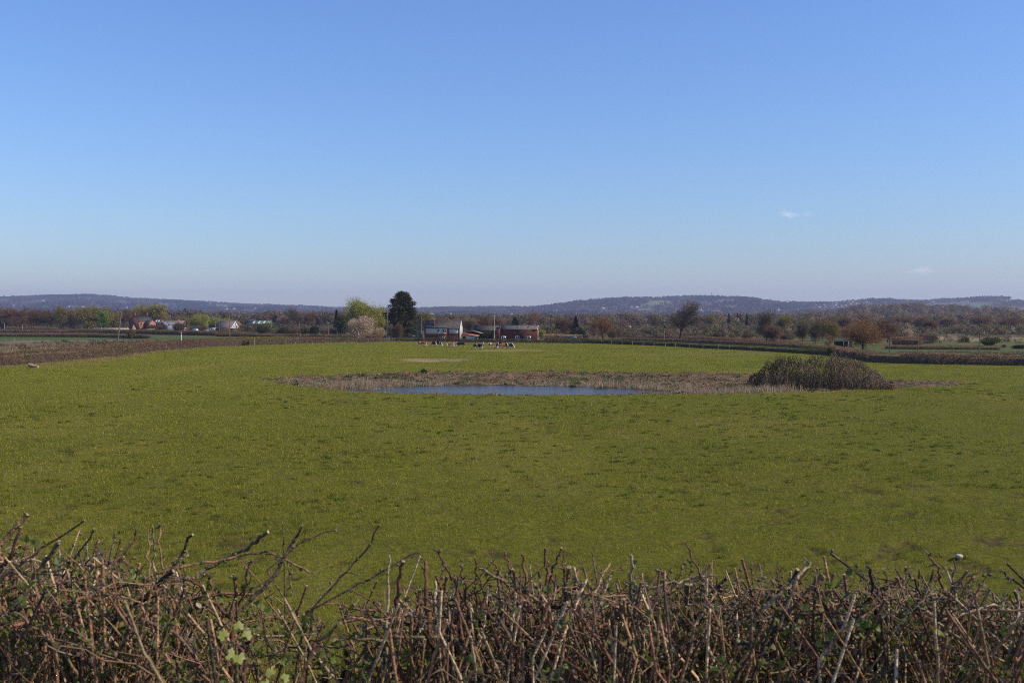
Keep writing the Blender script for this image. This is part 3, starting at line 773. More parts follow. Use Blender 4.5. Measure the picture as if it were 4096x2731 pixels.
T('brown_bush', 2985, 330, 1330, 44, 'dark brown bush just left of the ragged oak')
T('bare_tree', 3068, 300, 1226, 86, 'ragged old oak with broken top')
T('brown_tree', 3090, 298, 1290, 100, 'drooping leafless undergrowth around the ragged old oak')
T('olive_tree', 3132, 420, 1262, 70, 'olive green tree right of the ragged old oak')
T('leafy_tree', 3140, 700, 1256, 40, 'fresh green round tree top far behind the ragged oak')
T('brown_bush', 3140, 330, 1336, 70, 'pale twiggy bush right of the ragged old oak')
T('ivy_tree', 3212, 300, 1278, 56, 'ivy stemmed tree left of the forked ivy tree')
T('ivy_tree', 3262, 285, 1282, 70, 'forked tree with dark ivy clad trunks')
T('brown_tree', 3290, 320, 1272, 80, 'brown bare tree behind the forked ivy tree')
T('olive_tree', 3330, 300, 1278, 66, 'yellow topped olive tree left of the round russet oak')
T('birch', 3318, 225, 1328, 44, 'small pale birch left of the round russet oak')
T('russet_oak', 3452, 219, 1271, 212, 'round russet oak with dark trunk at the field corner')
T('brown_tree', 3552, 300, 1276, 96, 'brown bare tree right of the round russet oak')
T('blossom_tree', 3634, 330, 1316, 42, 'small white blossom tree among brown scrub')
T('brown_bush', 3600, 320, 1344, 76, 'low dark scrub under the white blossom tree')
T('brown_bush', 3718, 292, 1332, 84, 'domed reddish brown tree between two poles')
T('green_bush', 3962, 270, 1346, 84, 'green bush with dark left side near the right edge')
T('green_bush', 3862, 300, 1346, 34, 'small olive tree in the pale reeds')
T('ivy_bush', 4080, 245, 1378, 60, 'dark green bush cut by the right edge of the photo')
T('brown_bush', 4016, 252, 1378, 24, 'small brown bush beside pale reeds near the right edge')
T('green_bush', 3321, 203, 1388, 30, 'small green bush at the end of the clipped hedge')
T('brown_tree', 3380, 420, 1262, 90, 'brown bare tree behind the left side of the russet oak')
T('brown_tree', 3610, 560, 1262, 90, 'grey brown tree behind the white blossom tree')
T('grey_tree', 3690, 520, 1254, 80, 'pale grey bare tree on the wooded rise at the right')
T('brown_tree', 3720, 440, 1276, 70, 'rusty bare tree in front of the wooded rise')
T('brown_tree', 3790, 600, 1268, 80, 'brown bare tree near the white bird like speck')
T('brown_tree', 3930, 560, 1262, 90, 'reddish bare tree behind the crossarm pole')
T('brown_tree', 4040, 520, 1268, 90, 'brown bare tree near the right edge above the pale reeds')

# -- woodland of the plain, one mass
def wood_mass():
    """crowns of fine slivers, so bare twigs blend into soft brown clouds"""
    rng = np.random.default_rng(31)
    Vs = []; Cs = []; Ns = []
    def crowns(x, d, H, Wd, pal, k, j=.14):
        n = len(x); z = gz(x, d) - .3; u = randdir(rng, n * k); r = rng.random((n * k, 1)) ** .42
        # each crown is lobed: three or four offset lumps
        lob = rng.normal(size=(n, 4, 3)) * np.array([.24, .24, .15]); li = rng.integers(0, 4, n * k); off = lob[np.repeat(np.arange(n), k), li]
        P = (u * r * .72 + off) * np.repeat(np.stack([Wd * .5, Wd * .5, H * .46], 1), k, 0)
        ctr = np.repeat(np.stack([x, d, z + H * .52], 1), k, 0); P = P + ctr; P[:, 2] = np.maximum(P[:, 2], np.repeat(z, k))
        D = u * .8 + randdir(rng, n * k) * .5 + np.array([0, 0, .1]); D /= np.linalg.norm(D, axis=1)[:, None]
        L = np.repeat(Wd, k) * rng.uniform(.05, .12, n * k); w_ = np.repeat(Wd, k) * rng.uniform(.02, .042, n * k) * (260 / k) ** .5
        sd = np.cross(D, randdir(rng, n * k)); sd /= np.linalg.norm(sd, axis=1)[:, None]
        V = np.stack([P + sd * w_[:, None], P - sd * w_[:, None], P + D * L[:, None]], 1).reshape(-1, 3)
        c = np.minimum(np.repeat(jit(rng, n, pal, j), k, 0) * rng.uniform(.9, 1.1, (n * k, 1)), .75)
        Vs.append(V); Cs.append(np.repeat(c, 3, 0)); Ns.append(np.repeat(u + np.array([0, 0, .3]), 3, 0))
    def put(n, plo, phi, dlo, dhi, hlo, hhi, k, pal):
        p = rng.uniform(plo, phi, n); d = dlo * (dhi / dlo) ** rng.random(n)
        x = (p - CX) / (F / _c) * d
        H = rng.uniform(hlo, hhi, n) * (.72 + .55 * fbm(p * .012, d * .004, 8, 3)); crowns(x, d, H, H * rng.uniform(.85, 1.45, n), pal, k)
    brown = [[.26, .195, .13], [.22, .165, .105], [.29, .22, .145], [.21, .175, .095], [.23, .20, .09], [.30, .245, .175], [.24, .17, .115]]
    dull = brown + [[.11, .12, .05], [.2, .19, .075]]
    put(850, -500, 900, 640, 1400, 9, 13, 240, brown)
    put(800, 900, 1600, 700, 1500, 8, 12, 220, brown)
    put(1300, 1600, 3400, 600, 1400, 6.5, 10.5, 220, dull)
    put(850, 3200, 4600, 640, 1500, 7, 11, 220, brown)
    put(260, 3380, 4400, 1150, 1700, 11, 15, 220, brown)
    put(420, 950, 2100, 430, 620, 2.2, 4.5, 110, dull)
    put(1000, 2150, 3420, 345, 640, 2.2, 5.0, 120, dull)
    put(380, 3320, 3640, 330, 560, 2.5, 5.5, 120, dull)
    put(300, 3560, 4500, 285, 420, 1.0, 2.6, 70, dull)
    put(600, 3600, 4500, 400, 640, 1.8, 4.5, 110, dull)
    put(400, -400, 700, 575, 680, 2, 5, 110, dull)
    put(3200, -600, 4700, 1400, 3300, 8, 13, 60, brown)
    # low scrub on the rough strip beyond the left hedge
    x = rng.uniform(-190, -25, 2600); d = rng.uniform(150, 325, 2600); s = polysd(pasture, x, d)
    k = (s < -3.5) & (s > -70) & (fbm(x * .05, d * .05, 44, 3) > .47); x, d = x[k], d[k]
    H = rng.uniform(.4, 1.25, len(x)); crowns(x, d, H, H * rng.uniform(1.4, 2.6, len(x)), [[.30, .21, .14], [.25, .17, .115], [.36, .28, .17], [.22, .19, .09]], 45)
    V = np.concatenate(Vs); C = np.concatenate(Cs)
    o = link('plain_woodland', puffy(mkmesh('plain_woodland', V, np.arange(len(V)).reshape(-1, 3), C, [M['canopy']]), np.concatenate(Ns)))
    tag(o, 'brown leafless woods filling the plain below the hills', 'woodland', kind='stuff')
wood_mass()

# ================================================================== HEDGES
def hedge(name, pts, h, wd, label, cols, dens=26, leaf=.22, base=0.0, core=(.15, .11, .08), vary=.12, seed=1, ztop=.0, gaps=0):
    rng = np.random.default_rng(seed)
    pts = np.array([p[:2] for p in pts]); seg = np.linalg.norm(np.diff(pts, axis=0), axis=1); cum = np.concatenate([[0], np.cumsum(seg)])
    Ln = cum[-1]; a = Acc()
    def at(s): return np.stack([np.interp(s, cum, pts[:, 0]), np.interp(s, cum, pts[:, 1])], -1)
    def nor(s):
        e = at(np.minimum(s + .5, Ln)) - at(np.maximum(s - .5, 0)); e /= np.linalg.norm(e, axis=1)[:, None] + 1e-9
        return np.stack([-e[:, 1], e[:, 0]], -1)
    n = int(Ln * (h + wd) * dens * 1.5)
    s = rng.uniform(0, Ln, n); nn = nor(s); u = rng.uniform(-1, 1, n); v = rng.random(n)
    side = rng.random(n) < .6                         # on a face or on top
    hh = h * (1 + vary * (fbm(s * .25, s * 0 + seed, seed, 3) - .5) * 2 + ztop)
    ww = wd * (1 + .6 * (vn(s * .8, s * 0 + 3, seed) - .5))
    off = np.where(side, np.sign(u) * ww * .5 * rng.uniform(.45, 1.12, n), u * ww * .5)
    zz = np.where(side, v * hh, hh * rng.uniform(.86, 1.06, n))
    xy = at(s) + nn * off[:, None]
    P = np.stack([xy[:, 0], xy[:, 1], gz(xy[:, 0], xy[:, 1]) + base + zz], -1)
    D = randdir(rng, n) + np.array([0, 0, .5]); D /= np.linalg.norm(D, axis=1)[:, None]
    cols = np.asarray(cols)
    patch = fbm(s * .08, s * 0 + 5, seed + 3, 3)
    ci = np.clip(((patch - .3) / .4 + rng.normal(size=n) * .35) * len(cols), 0, len(cols) - 1).astype(int)
    C = cols[ci] * rng.uniform(.75, 1.35, (n, 1)) * np.array([2.6, 2.2, 1.8])
    shards(a, rng, P, D, rng.uniform(.6, 1.5, n) * leaf, rng.uniform(.5, 1, n) * leaf * .55, C)
    # woody interior
    m = max(int(Ln / 2.5), 2); ss = np.linspace(min(.6, Ln * .1), Ln - min(.6, Ln * .1), m + 1); c = at(ss); nr = nor(ss)
    g0 = gz(c[:, 0], c[:, 1]) + base; hcore = h * (.62 + .1 * rng.random(m + 1)); w_ = wd * .22
    rows = np.stack([np.c_[c - nr * w_, g0 - .1], np.c_[c - nr * w_ * .9, g0 + hcore], np.c_[c + nr * w_ * .9, g0 + hcore], np.c_[c + nr * w_, g0 - .1]], 1)
    i = np.arange(m)[:, None] * 4; j = np.arange(3)[None]
    a.add(rows.reshape(-1, 3), np.stack([i + j, i + j + 1, i + 4 + j + 1, i + 4 + j], -1).reshape(-1, 4), core)
    o = a.build(name, M['hedge'])
    return tag(o, label, 'hedge', 'field hedges')
BR = [[.10, .07, .05], [.14, .095, .065], [.12, .08, .06], [.09, .085, .04], [.17, .12, .085]]
GR = [[.045, .06, .018], [.06, .08, .022], [.08, .10, .028], [.05, .055, .02]]
OL = [[.09, .09, .03], [.11, .10, .035], [.10, .075, .045]]
off_ = lambda L, dx, dy: [np.array([p[0] + dx, p[1] + dy]) for p in L]
hedge('hedge', off_(left_line, -.9, .6), 2.0, 1.7, 'thick brown leafless hedge along the left side of the pasture', BR + [[.07, .075, .03]], 34, .26, seed=2, vary=.2)
hedge('hedge', off_(back_line, 0, .7), 1.15, 1.1, 'clipped dark green hedge along the far edge behind the cattle', GR, 44, .2, seed=3, vary=.06)
hedge('hedge', off_(right_line, 0, .8), 1.75, 1.5, 'dark purplish brown hedge at the right end of the pasture', [[.11, .08, .06], [.135, .095, .07], [.10, .09, .045], [.165, .115, .085]], 34, .24, seed=4, vary=.12)
def HP_(l): return [G(*p)[:2] for p in l]
hedge('hedge', HP_([(-300,1346),(0,1347),(200,1348),(370,1349),(600,1354)]), 1.5, 1.8, 'dark trimmed hedge behind the bright green strip at the left', BR[:4], 24, .3, seed=5)
hedge('hedge', HP_([(-300,1331),(0,1333),(400,1335),(800,1341),(1000,1346)]), 1.7, 1.8, 'long dark hedge just in front of the brick house', BR[:4] + GR[:2], 20, .35, seed=6)
hedge('hedge', HP_([(20,1320),(130,1320),(225,1321)]), 1.5, 2, 'short dark hedge at the foot of the left wood', OL + BR[:2], 20, .38, seed=7)
hedge('hedge', HP_([(270,1324),(380,1324),(620,1327),(900,1336)]), 1.0, 1.6, 'low brown hedge below the white wall by the brick house', BR[:3], 18, .35, seed=8)
hedge('hedge', HP_([(860,1345),(1100,1348),(1320,1350),(1560,1352)]), 1.2, 1.5, 'low reddish hedge below the scrub left of the blossom tree', BR[:4], 22, .3, seed=9)
hedge('hedge', HP_([(2170,1362),(2500,1366),(2860,1376),(3180,1393),(3330,1408)]), 1.05, 1.1, 'thin brown hedge running just behind the clipped green hedge', BR[:4], 26, .24, seed=10)
hedge('hedge', HP_([(2480,1359),(2660,1362),(2900,1368),(3190,1388)]), .95, 1.1, 'brown hedge beyond the thin one, passing under the bare oak', BR[:4], 24, .24, seed=11)
hedge('hedge', HP_([(2480,1351),(2640,1353),(2800,1357),(3100,1372),(3230,1388)]), 1.0, 1.2, 'low hedge behind the trunk of the bare oak', [[.09, .085, .035]] + BR[:3], 22, .26, seed=12)
hedge('hedge', HP_([(2460,1337),(2640,1339),(2900,1345)]), 2.2, 3.0, 'tall dark hedge below the road with the white van', BR[:4] + GR[:1], 14, .4, seed=13)
hedge('hedge', HP_([(3590,1428),(3650,1429),(3850,1430),(4150,1431),(4400,1432)]), 1.1, 1.6, 'long straight purplish hedge crossing behind the right poles', [[.09, .06, .05], [.11, .075, .06], [.08, .07, .04]], 34, .24, seed=14)
hedge('hedge', HP_([(3530,1396),(3700,1398),(3850,1399),(4010,1400)]), .9, 1.5, 'faded brown hedge above the reedy ditch at the right', BR, 26, .26, seed=15)
hedge('hedge', HP_([(3230,1394),(3300,1398),(3380,1402)]), 1.0, 1.3, 'short brown hedge below the forked ivy tree', BR[:3], 24, .25, seed=16)
hedge('hedge', HP_([(3830,1452),(3950,1454),(4100,1456),(4400,1461)]), .55, 1.5, 'low yellowish hedge with the crossarm pole standing in it', [[.13, .12, .035], [.11, .1, .035]], 34, .24, seed=17)
hedge('hedge', HP_([(3560,1378),(3640,1379),(3690,1380)]), 2.0, 3, 'dark scrub hedge right of the russet oak', BR[:3], 18, .32, seed=18)
hedge('hedge', HP_([(3795,1333),(3900,1335),(4000,1337),(4300,1338)]), 2.4, 4, 'dark thorn hedge across the fields at the far right', [[.07, .07, .035], [.09, .07, .045]], 12, .5, seed=19)
hedge('beech_hedge', HP_([(2172,1361),(2240,1361),(2330,1362)]), 1.9, 1.0, 'pale straw coloured beech hedge right of the brick barn', [[.30, .23, .14], [.22, .17, .10], [.36, .29, .19], [.16, .14, .06]], 44, .2, seed=20)
hedge('hedge', off_(HP_([(985,1381),(1060,1379),(1140,1377)]), 0, .1), 2.1, 1.6, 'olive green stretch inside the brown left hedge beside a post', [[.10, .105, .03], [.12, .12, .035]], 40, .24, seed=21)
# ================================================================== BUILDINGS
def part(name, acc, mat, parent): return acc.build(name, mat, parent)
def bx(name, mat, parent, *b):
    a = Acc(); a.box(*b); return a.build(name, mat, parent)
def window(parent, x0, x1, z0, z1, y=0.0, lights=2, name='window', fm=None, sill=True):
    """casement on a wall facing -y at local y; frame stands proud, pane behind it"""
    f = Acc(); t = .07
    f.box(x0, x1, y - .05, y + .06, z0, z0 + t); f.box(x0, x1, y - .05, y + .06, z1 - t, z1)
    for i in range(lights + 1):
        xx = x0 + (x1 - x0 - t) * i / lights
        f.box(xx, xx + t, y - .048, y + .058, z0 + t, z1 - t)
    o = f.build(name, fm or M['white'], parent)
    bx('pane', M['glass'], o, x0 + .03, x1 - .03, y - .02, y + .05, z0 + .03, z1 - .03)
    if sill: bx('sill', fm or M['white'], o, x0 - .06, x1 + .06, y - .11, y - .052, z0 - .09, z0 - .005)
    return o
def window_side(parent, y0, y1, z0, z1, x, lights=2, fm=None):
    """casement on a wall facing +x"""
    f = Acc(); t = .07
    f.box(x - .06, x + .05, y0, y1, z0, z0 + t); f.box(x - .06, x + .05, y0, y1, z1 - t, z1)
    for i in range(lights + 1):
        yy = y0 + (y1 - y0 - t) * i / lights; f.box(x - .058, x + .048, yy, yy + t, z0 + t, z1 - t)
    o = f.build('window', fm or M['white'], parent)
    bx('pane', M['glass'], o, x - .05, x + .02, y0 + .03, y1 - .03, z0 + .03, z1 - .03)
    return o
def gable_walls(name, mat, parent, x0, x1, y0, y1, ze, zr, yr=None):
    """box walls with gables at both x ends, ridge along x"""
    yr = (y0 + y1) / 2 if yr is None else yr
    V = [(x, y, z) for x in (x0, x1) for y, z in ((y0, 0), (y1, 0), (y1, ze), (yr, zr), (y0, ze))]
    T = np.array([(0, 1, 2), (0, 2, 4), (2, 3, 4), (5, 7, 6), (5, 9, 7), (7, 9, 8), (0, 5, 6), (0, 6, 1), (1, 6, 7), (1, 7, 2), (0, 4, 9), (0, 9, 5)])
    a = Acc(); a.add(V, T[:, [0, 2, 1]]); return a.build(name, mat, parent)
def roof_x(name, mat, parent, x0, x1, y0, y1, ze, zr, th=.14, eave=.35, verge=.15, yr=None, zb=None):
    """two thick roof slopes, ridge along x; zb = back eave height"""
    yr = (y0 + y1) / 2 if yr is None else yr; zb = ze if zb is None else zb
    a = Acc(); x0 -= verge; x1 += verge
    k = (zr - ze) / (yr - y0); k2 = (zr - zb) / (y1 - yr)
    for (ya, za, yb, zb_) in ((y0 - eave, ze - k * eave, yr, zr), (y1 + eave, zb - k2 * eave, yr, zr)):
        V = [(x, y, z + o) for o in (.02, th) for x, y, z in ((x0, ya, za), (x1, ya, za), (x1, yb, zb_), (x0, yb, zb_))]
        a.add(V, np.array([(0, 3, 2, 1), (4, 5, 6, 7), (0, 1, 5, 4), (1, 2, 6, 5), (2, 3, 7, 6), (3, 0, 4, 7)]))
    return a.build(name, mat, parent)
def spot(name, px, d, rz, label, cat='house', group=None):
    x = X(px, d); o = empty(name, (x, d, float(gz([x], [d])[0]) - .03), rz); tag(o, label, cat, group); return o

# ---- farmhouse (front left corner at px 1699)
fh = spot('farmhouse', 1699, 318, rad(-4.3), 'farmhouse with orange ridge tiles, cream upper storey and red brick below')
gable_walls('wall', M['brick'], fh, 0, 11.15, 0, 7.2, 4.15, 6.75)
a = Acc(); a.box(0, 7.25, -.6, -.004, 0, 4.3); a.build('front_bay', M['brick'], fh)
g_ = Acc(); g_.prism([(-.08, 0), (7.28, 0), (7.28, 4.1), (3.6, 6.55), (-.08, 4.1)], 0, .12)
o = g_.build('gable_wall', M['render'], fh); o.rotation_euler = (0, 0, rad(90)); o.location = (11.29, 0, 0)
bx('render_panel', M['render'], fh, .42, 6.9, -.68, -.61, 2.35, 4.26)
bx('render_panel', M['render'], fh, 7.75, 10.75, -.09, -.004, 2.35, 4.1)
roof_x('roof', M['slate'], fh, 0, 11.15, 0, 7.2, 4.15, 6.75, eave=.25)
a = Acc(); a.add([(-.2, -.95, 4.22), (7.4, -.95, 4.22), (7.4, 1.3, 5.34), (-.2, 1.3, 5.34), (-.2, -.95, 4.38), (7.4, -.95, 4.38), (7.4, 1.3, 5.5), (-.2, 1.3, 5.5)], np.array([(0, 3, 2, 1), (4, 5, 6, 7), (0, 1, 5, 4), (1, 2, 6, 5), (2, 3, 7, 6), (3, 0, 4, 7)])); a.build('bay_roof', M['slate'], fh)
a = Acc()
for i in range(28): a.box(-.15 + i * .41, .24 + i * .41, 3.45, 3.75, 6.72 + .02 * (i % 2), 6.98 + .02 * (i % 2))
a.build('ridge_tiles', M['ridge'], fh)
ch = bx('chimney', M['brick2'], fh, 2.45, 3.2, .3, 1.0, 4.6, 6.6); bx('chimney_cap', M['brick2'], ch, 2.38, 3.27, .23, 1.07, 6.6, 6.78)
a = Acc(); a.tube([(2.82, .65, 6.75), (2.82, .65, 7.1)], .12, k=8); a.build('chimney_pot', M['ridge'], ch)
a = Acc(); a.add([(.35, -.45, 4.66), (2.35, -.45, 4.66), (2.35, .15, 4.96), (.35, .15, 4.96)], np.array([(0, 1, 2, 3)])); o = a.build('solar_panel', M['glass'], fh); o.location = (0, -.02, .06)
window(fh, 4.1, 4.8, 2.75, 3.8, -.72, 1); window(fh, 5.85, 7.0, 2.65, 3.85, -.72, 2)
window(fh, 4.95, 6.45, 0.2, 1.55, -.66, 2, 'french_window', sill=False)
window(fh, 4.75, 6.25, .9, 1.0, -.5, 1, 'french_window', sill=False) if False else None
a = Acc(); a.tube([(7.5, -.1, 0), (7.5, -.1, 4.0)], .06, k=6); a.build('drainpipe', M['dark'], fh)
for y0, y1, z0, z1 in ((2.2, 3.0, 2.5, 3.7), (2.0, 3.1, .3, 1.4), (3.4, 3.8, 4.9, 5.6)): window_side(fh, y0, y1, z0, z1, 11.33, 1)
# ---- brick barn (front left of main block at px 2001)
bn = spot('brick_barn', 2001, 316, rad(-7.7), 'long low red brick barn with three skylights in a grey corrugated roof', 'barn')
gable_walls('wall', M['brick'], bn, 0, 11.6, 0, 7, 3.8, 4.95)
a = Acc(); a.box(-1.2, -.004, -.3, 6.4, 0, 4.3); a.build('side_wing', M['brick'], bn)
bx('wing_roof', M['darkslate'], bn, -1.35, -.06, -.45, 6.5, 4.3, 4.42)
def corr():
    m, t = newmat('corrugated_sheet'); tc = N(t, 'ShaderNodeTexCoord'); wv = N(t, 'ShaderNodeTexWave'); wv.inputs['Scale'].default_value = 2.2
    t.links.new(tc.outputs['Object'], wv.inputs[0]); nz = N(t, 'ShaderNodeTexNoise'); nz.inputs['Scale'].default_value = 1.1; nz.inputs['Detail'].default_value = 6
    t.links.new(tc.outputs['Object'], nz.inputs[0]); cr = N(t, 'ShaderNodeValToRGB'); cr.color_ramp.elements[0].color = (.075, .07, .06, 1); cr.color_ramp.elements[1].color = (.16, .15, .13, 1)
    cr.color_ramp.elements[0].position = .3; cr.color_ramp.elements[1].position = .7
    t.links.new(nz.outputs[0], cr.inputs[0]); b = N(t, 'ShaderNodeBsdfPrincipled'); b.inputs['Roughness'].default_value = .8; t.links.new(cr.outputs[0], b.inputs['Base Color'])
    bp = N(t, 'ShaderNodeBump'); bp.inputs['Distance'].default_value = .06; t.links.new(wv.outputs[1], bp.inputs['Height']); t.links.new(bp.outputs[0], b.inputs['Normal'])
    o = N(t, 'ShaderNodeOutputMaterial'); t.links.new(b.outputs[0], o.inputs[0]); return m
M['corr'] = corr()
roof_x('roof', M['corr'], bn, 0, 11.6, 0, 7, 3.8, 4.95, eave=.25)
for i, x in enumerate((1.45, 5.1, 8.5)):
    k = 1.15 / 3.5; y0, y1 = 1.0, 2.1
    a = Acc(); V = [(xx, y, 3.8 + k * y + o) for o in (.15, .22) for xx, y in ((x, y0), (x + .85, y0), (x + .85, y1), (x, y1))]
    a.add(V, np.array([(0, 3, 2, 1), (4, 5, 6, 7), (0, 1, 5, 4), (1, 2, 6, 5), (2, 3, 7, 6), (3, 0, 4, 7)])); o = a.build('skylight', M['metal'], bn)
    a = Acc(); a.add([(xx, y, 3.8 + k * y + .235) for xx, y in ((x + .1, y0 + .15), (x + .75, y0 + .15), (x + .75, y1 - .15), (x + .1, y1 - .15))], np.array([(0, 1, 2, 3)])); a.build('pane', M['glass'], o)
for x0, x1 in ((.35, 1.7), (4.85, 6.2), (8.6, 9.75)): window(bn, x0, x1, .35, 1.75, -.05)
a = Acc(); a.box(6.7, 6.9, -.25, -.01, 1.4, 2.5); a.box(6.45, 6.7, -.15, -.01, 1.75, 2.0); a.build('flue_box', M['dark'], bn)
a = Acc(); a.tube([(-.5, 1.5, 4.4), (-.5, 1.5, 5.15)], .1, k=8); a.tube([(-.5, 1.5, 5.1), (-.5, 1.5, 5.25)], .17, k=8); a.build('chimney_flue', M['dark'], bn)
g_ = Acc(); g_.prism([(0, 0), (7, 0), (7, 3.75), (3.5, 4.85), (0, 3.75)], 0, .07)
o = g_.build('gable_wall', M['brick2'], bn); o.rotation_euler = (0, 0, rad(90)); o.location = (11.68, 0, 0)
a = Acc(); a.tube([(11.82, -.2, 3.8), (11.82, 3.5, 4.98)], .09, k=4); a.tube([(11.82, 7.2, 3.8), (11.82, 3.5, 4.98)], .09, k=4); a.build('bargeboard', M['white'], bn)
window_side(bn, 3.2, 3.9, 2.2, 3.4, 11.7, 1); window_side(bn, 2.0, 4.2, .2, 1.0, 11.7, 2)
# climbing plant on the barn wall
rngB = np.random.default_rng(4); a = Acc()
for i in range(26):
    x0 = 7.95 + rngB.normal() * .1; a.tube([(x0, -.16, 0), (x0 + rngB.normal() * .2, -.2, 1.3), (x0 + rngB.normal() * .4, -.16, rngB.uniform(1.8, 3.3))], [.03, .02, .01], (.28, .16, .13), 4)
P = np.stack([rngB.normal(7.95, .32, 500), rngB.uniform(-.3, -.1, 500), rngB.uniform(.2, 3.4, 500)], 1)
shards(a, rngB, P, randdir(rngB, 500), .25, .1, jit(rngB, 500, [[.3, .19, .16], [.2, .12, .1]]))
o = a.build('climbing_plant', M['twig']); o.matrix_world = Matrix.Translation(bn.location) @ Matrix.Rotation(rad(-7.7), 4, 'Z')
tag(o, 'reddish leafless climber on the brick barn wall', 'plant')
# ---- open sheds between house and barn
sh = spot('open_shed', 1850, 321, rad(-3), 'open cattle shed with pale green roof beside the farmhouse gable', 'shed')
a = Acc(); a.prism([(0, 0), (5.0, 0), (5.0, 1.3), (0, 2.0)], 0, .25); a.build('wall', M['render'], sh)
a = Acc(); a.add([(-.1, -.3, 2.15), (5.3, -.3, 1.35), (5.3, 2.6, 1.75), (-.1, 2.6, 2.55), (-.1, -.3, 2.28), (5.3, -.3, 1.48), (5.3, 2.6, 1.88), (-.1, 2.6, 2.68)], np.array([(0, 3, 2, 1), (4, 5, 6, 7), (0, 1, 5, 4), (1, 2, 6, 5), (2, 3, 7, 6), (3, 0, 4, 7)])); a.build('lean_to_roof', M['ridge'], sh)
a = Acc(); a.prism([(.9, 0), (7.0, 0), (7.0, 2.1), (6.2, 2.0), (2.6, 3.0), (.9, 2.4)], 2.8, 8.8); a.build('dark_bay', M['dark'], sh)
def slab(name, mat, parent, A, B, y0, y1, th=.14):
    a = Acc(); V = [(p[0], y, p[1] + o) for o in (0, th) for y in (y0, y1) for p in (A, B)]
    a.add(V, np.array([(0, 1, 3, 2), (4, 6, 7, 5), (0, 4, 5, 1), (1, 5, 7, 3), (3, 7, 6, 2), (2, 6, 4, 0)])); return a.build(name, mat, parent)
M['greensheet'] = mat_plain('pale_green_roof_sheet', (.3, .33, .26), .7, .2, 2)
slab('roof', M['greensheet'], sh, (2.4, 3.25), (7.0, 2.05), 2.4, 9)
slab('roof', M['darkslate'], sh, (.6, 2.45), (2.75, 3.3), 2.4, 9)
slab('roof', M['darkslate'], sh, (6.6, 1.45), (9.2, 3.4), 2.2, 8)
a = Acc(); a.prism([(7.0, 0), (8.6, 0), (8.6, 2.75), (7.0, 1.6)], 2.3, 2.5); a.build('plank_wall', M['wood'], sh)
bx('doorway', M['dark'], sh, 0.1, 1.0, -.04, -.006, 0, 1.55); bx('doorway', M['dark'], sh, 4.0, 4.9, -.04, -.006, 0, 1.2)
ls = spot('slate_shed', 1895, 333, rad(-3), 'long slate roofed outbuilding behind the open cattle shed', 'shed')
gable_walls('wall', M['brick2'], ls, 0, 9, 0, 6, 3.3, 4.8); roof_x('roof', M['slate'], ls, 0, 9, 0, 6, 3.3, 4.8)
for x in (.6, 4.4):
    a = Acc(); a.tube([(x, 2.9, 4.6), (x, 2.9, 5.2)], .1, k=7); a.build('vent_pipe', M['dark'], ls)
gs = spot('greenhouse', 1658, 322, 0, 'small glass greenhouse at the left end of the farmhouse', 'greenhouse')
a = Acc()
for i in range(7):
    x = i * .42; a.box(x, x + .05, -.03, .03, 0, 1.55); a.tube([(x, 0, 1.55), (x, 1.2, 2.15)], .03, k=4)
for z in (0.05, .8, 1.55): a.box(.05, 2.52, -.028, .028, z, z + .05)
a.build('frame', M['white'], gs)
M['paleglass'] = mat_plain('pale_greenhouse_glass', (.12, .125, .095), .6, .3, 3, 0, .1)
a = Acc(); a.box(.05, 2.5, .04, 2.2, 0, 1.5); a.build('glazing', M['paleglass'], gs)
slab_ = Acc(); slab_.add([(0, 0, 1.57), (2.55, 0, 1.57), (2.55, 1.2, 2.17), (0, 1.2, 2.17)], np.array([(0, 1, 2, 3)])); slab_.build('roof_glazing', M['paleglass'], gs)
M['greytile'] = mat_plain('brown_grey_tile', (.17, .14, .125), .85, .25, 1.4)
bh = spot('white_bungalow', 1655, 420, 0, 'pale bungalow end glimpsed between cypress and farmhouse')
gable_walls('wall', M['render'], bh, 0, 4.2, 0, 6, 2.2, 4.0); roof_x('roof', M['greytile'], bh, 0, 4.2, 0, 6, 2.2, 4.0)

# ---- brick house on the left
lb = spot('brick_house', 516, 530, rad(-30), 'red brick house with two chimneys in front of tall poplars')
gable_walls_y = lambda name, mat, par, x0, x1, y0, y1, ze, zr: None
def gabled_y(parent, x0, x1, y0, y1, ze, zr, wm, rm, verge=.2, eave=.3, zr_x=None):
    """walls + roof with ridge along y, gable facing -y"""
    xr = (x0 + x1) / 2
    a = Acc(); a.prism([(x0, 0), (x1, 0), (x1, ze), (xr, zr), (x0, ze)], y0, y1); w = a.build('wall', wm, parent)
    a = Acc(); k = (zr - ze) / (xr - x0)
    for xa, s in ((x0 - eave, 1), (x1 + eave, -1)):
        V = [(xx, y, z + o) for o in (.03, .17) for xx, z, y in ((xa, ze - k * eave, y0 - verge), (xr, zr, y0 - verge), (xr, zr, y1 + verge), (xa, ze - k * eave, y1 + verge))]
        a.add(V, np.array([(0, 3, 2, 1), (4, 5, 6, 7), (0, 1, 5, 4), (1, 2, 6, 5), (2, 3, 7, 6), (3, 0, 4, 7)]))
    r = a.build('roof', rm, parent); return w, r
w_, r_ = gabled_y(lb, 0, 7.6, 0, 9, 5.0, 7.7, M['brick2'], M['slate'])
for y in (.1, 8.0):
    c = bx('chimney', M['brick2'], r_, 3.35, 4.25, y, y + .8, 7.3, 9.6); bx('chimney_cap', M['brick2'], lb, 3.27, 4.33, y - .08, y + .88, 9.6, 9.8)
bx('lit_wall', M['orangebrick'], lb, 7.6, 7.7, .02, 8.9, 0, 4.75)  # brighter orange skin on the sun side, sunlight put into the brick colour
window_side(lb, .8, 2.0, 3.0, 4.4, 7.72, 1); window_side(lb, .8, 2.0, .6, 2.0, 7.72, 1); window_side(lb, 5, 6.2, 3.0, 4.4, 7.72, 1)
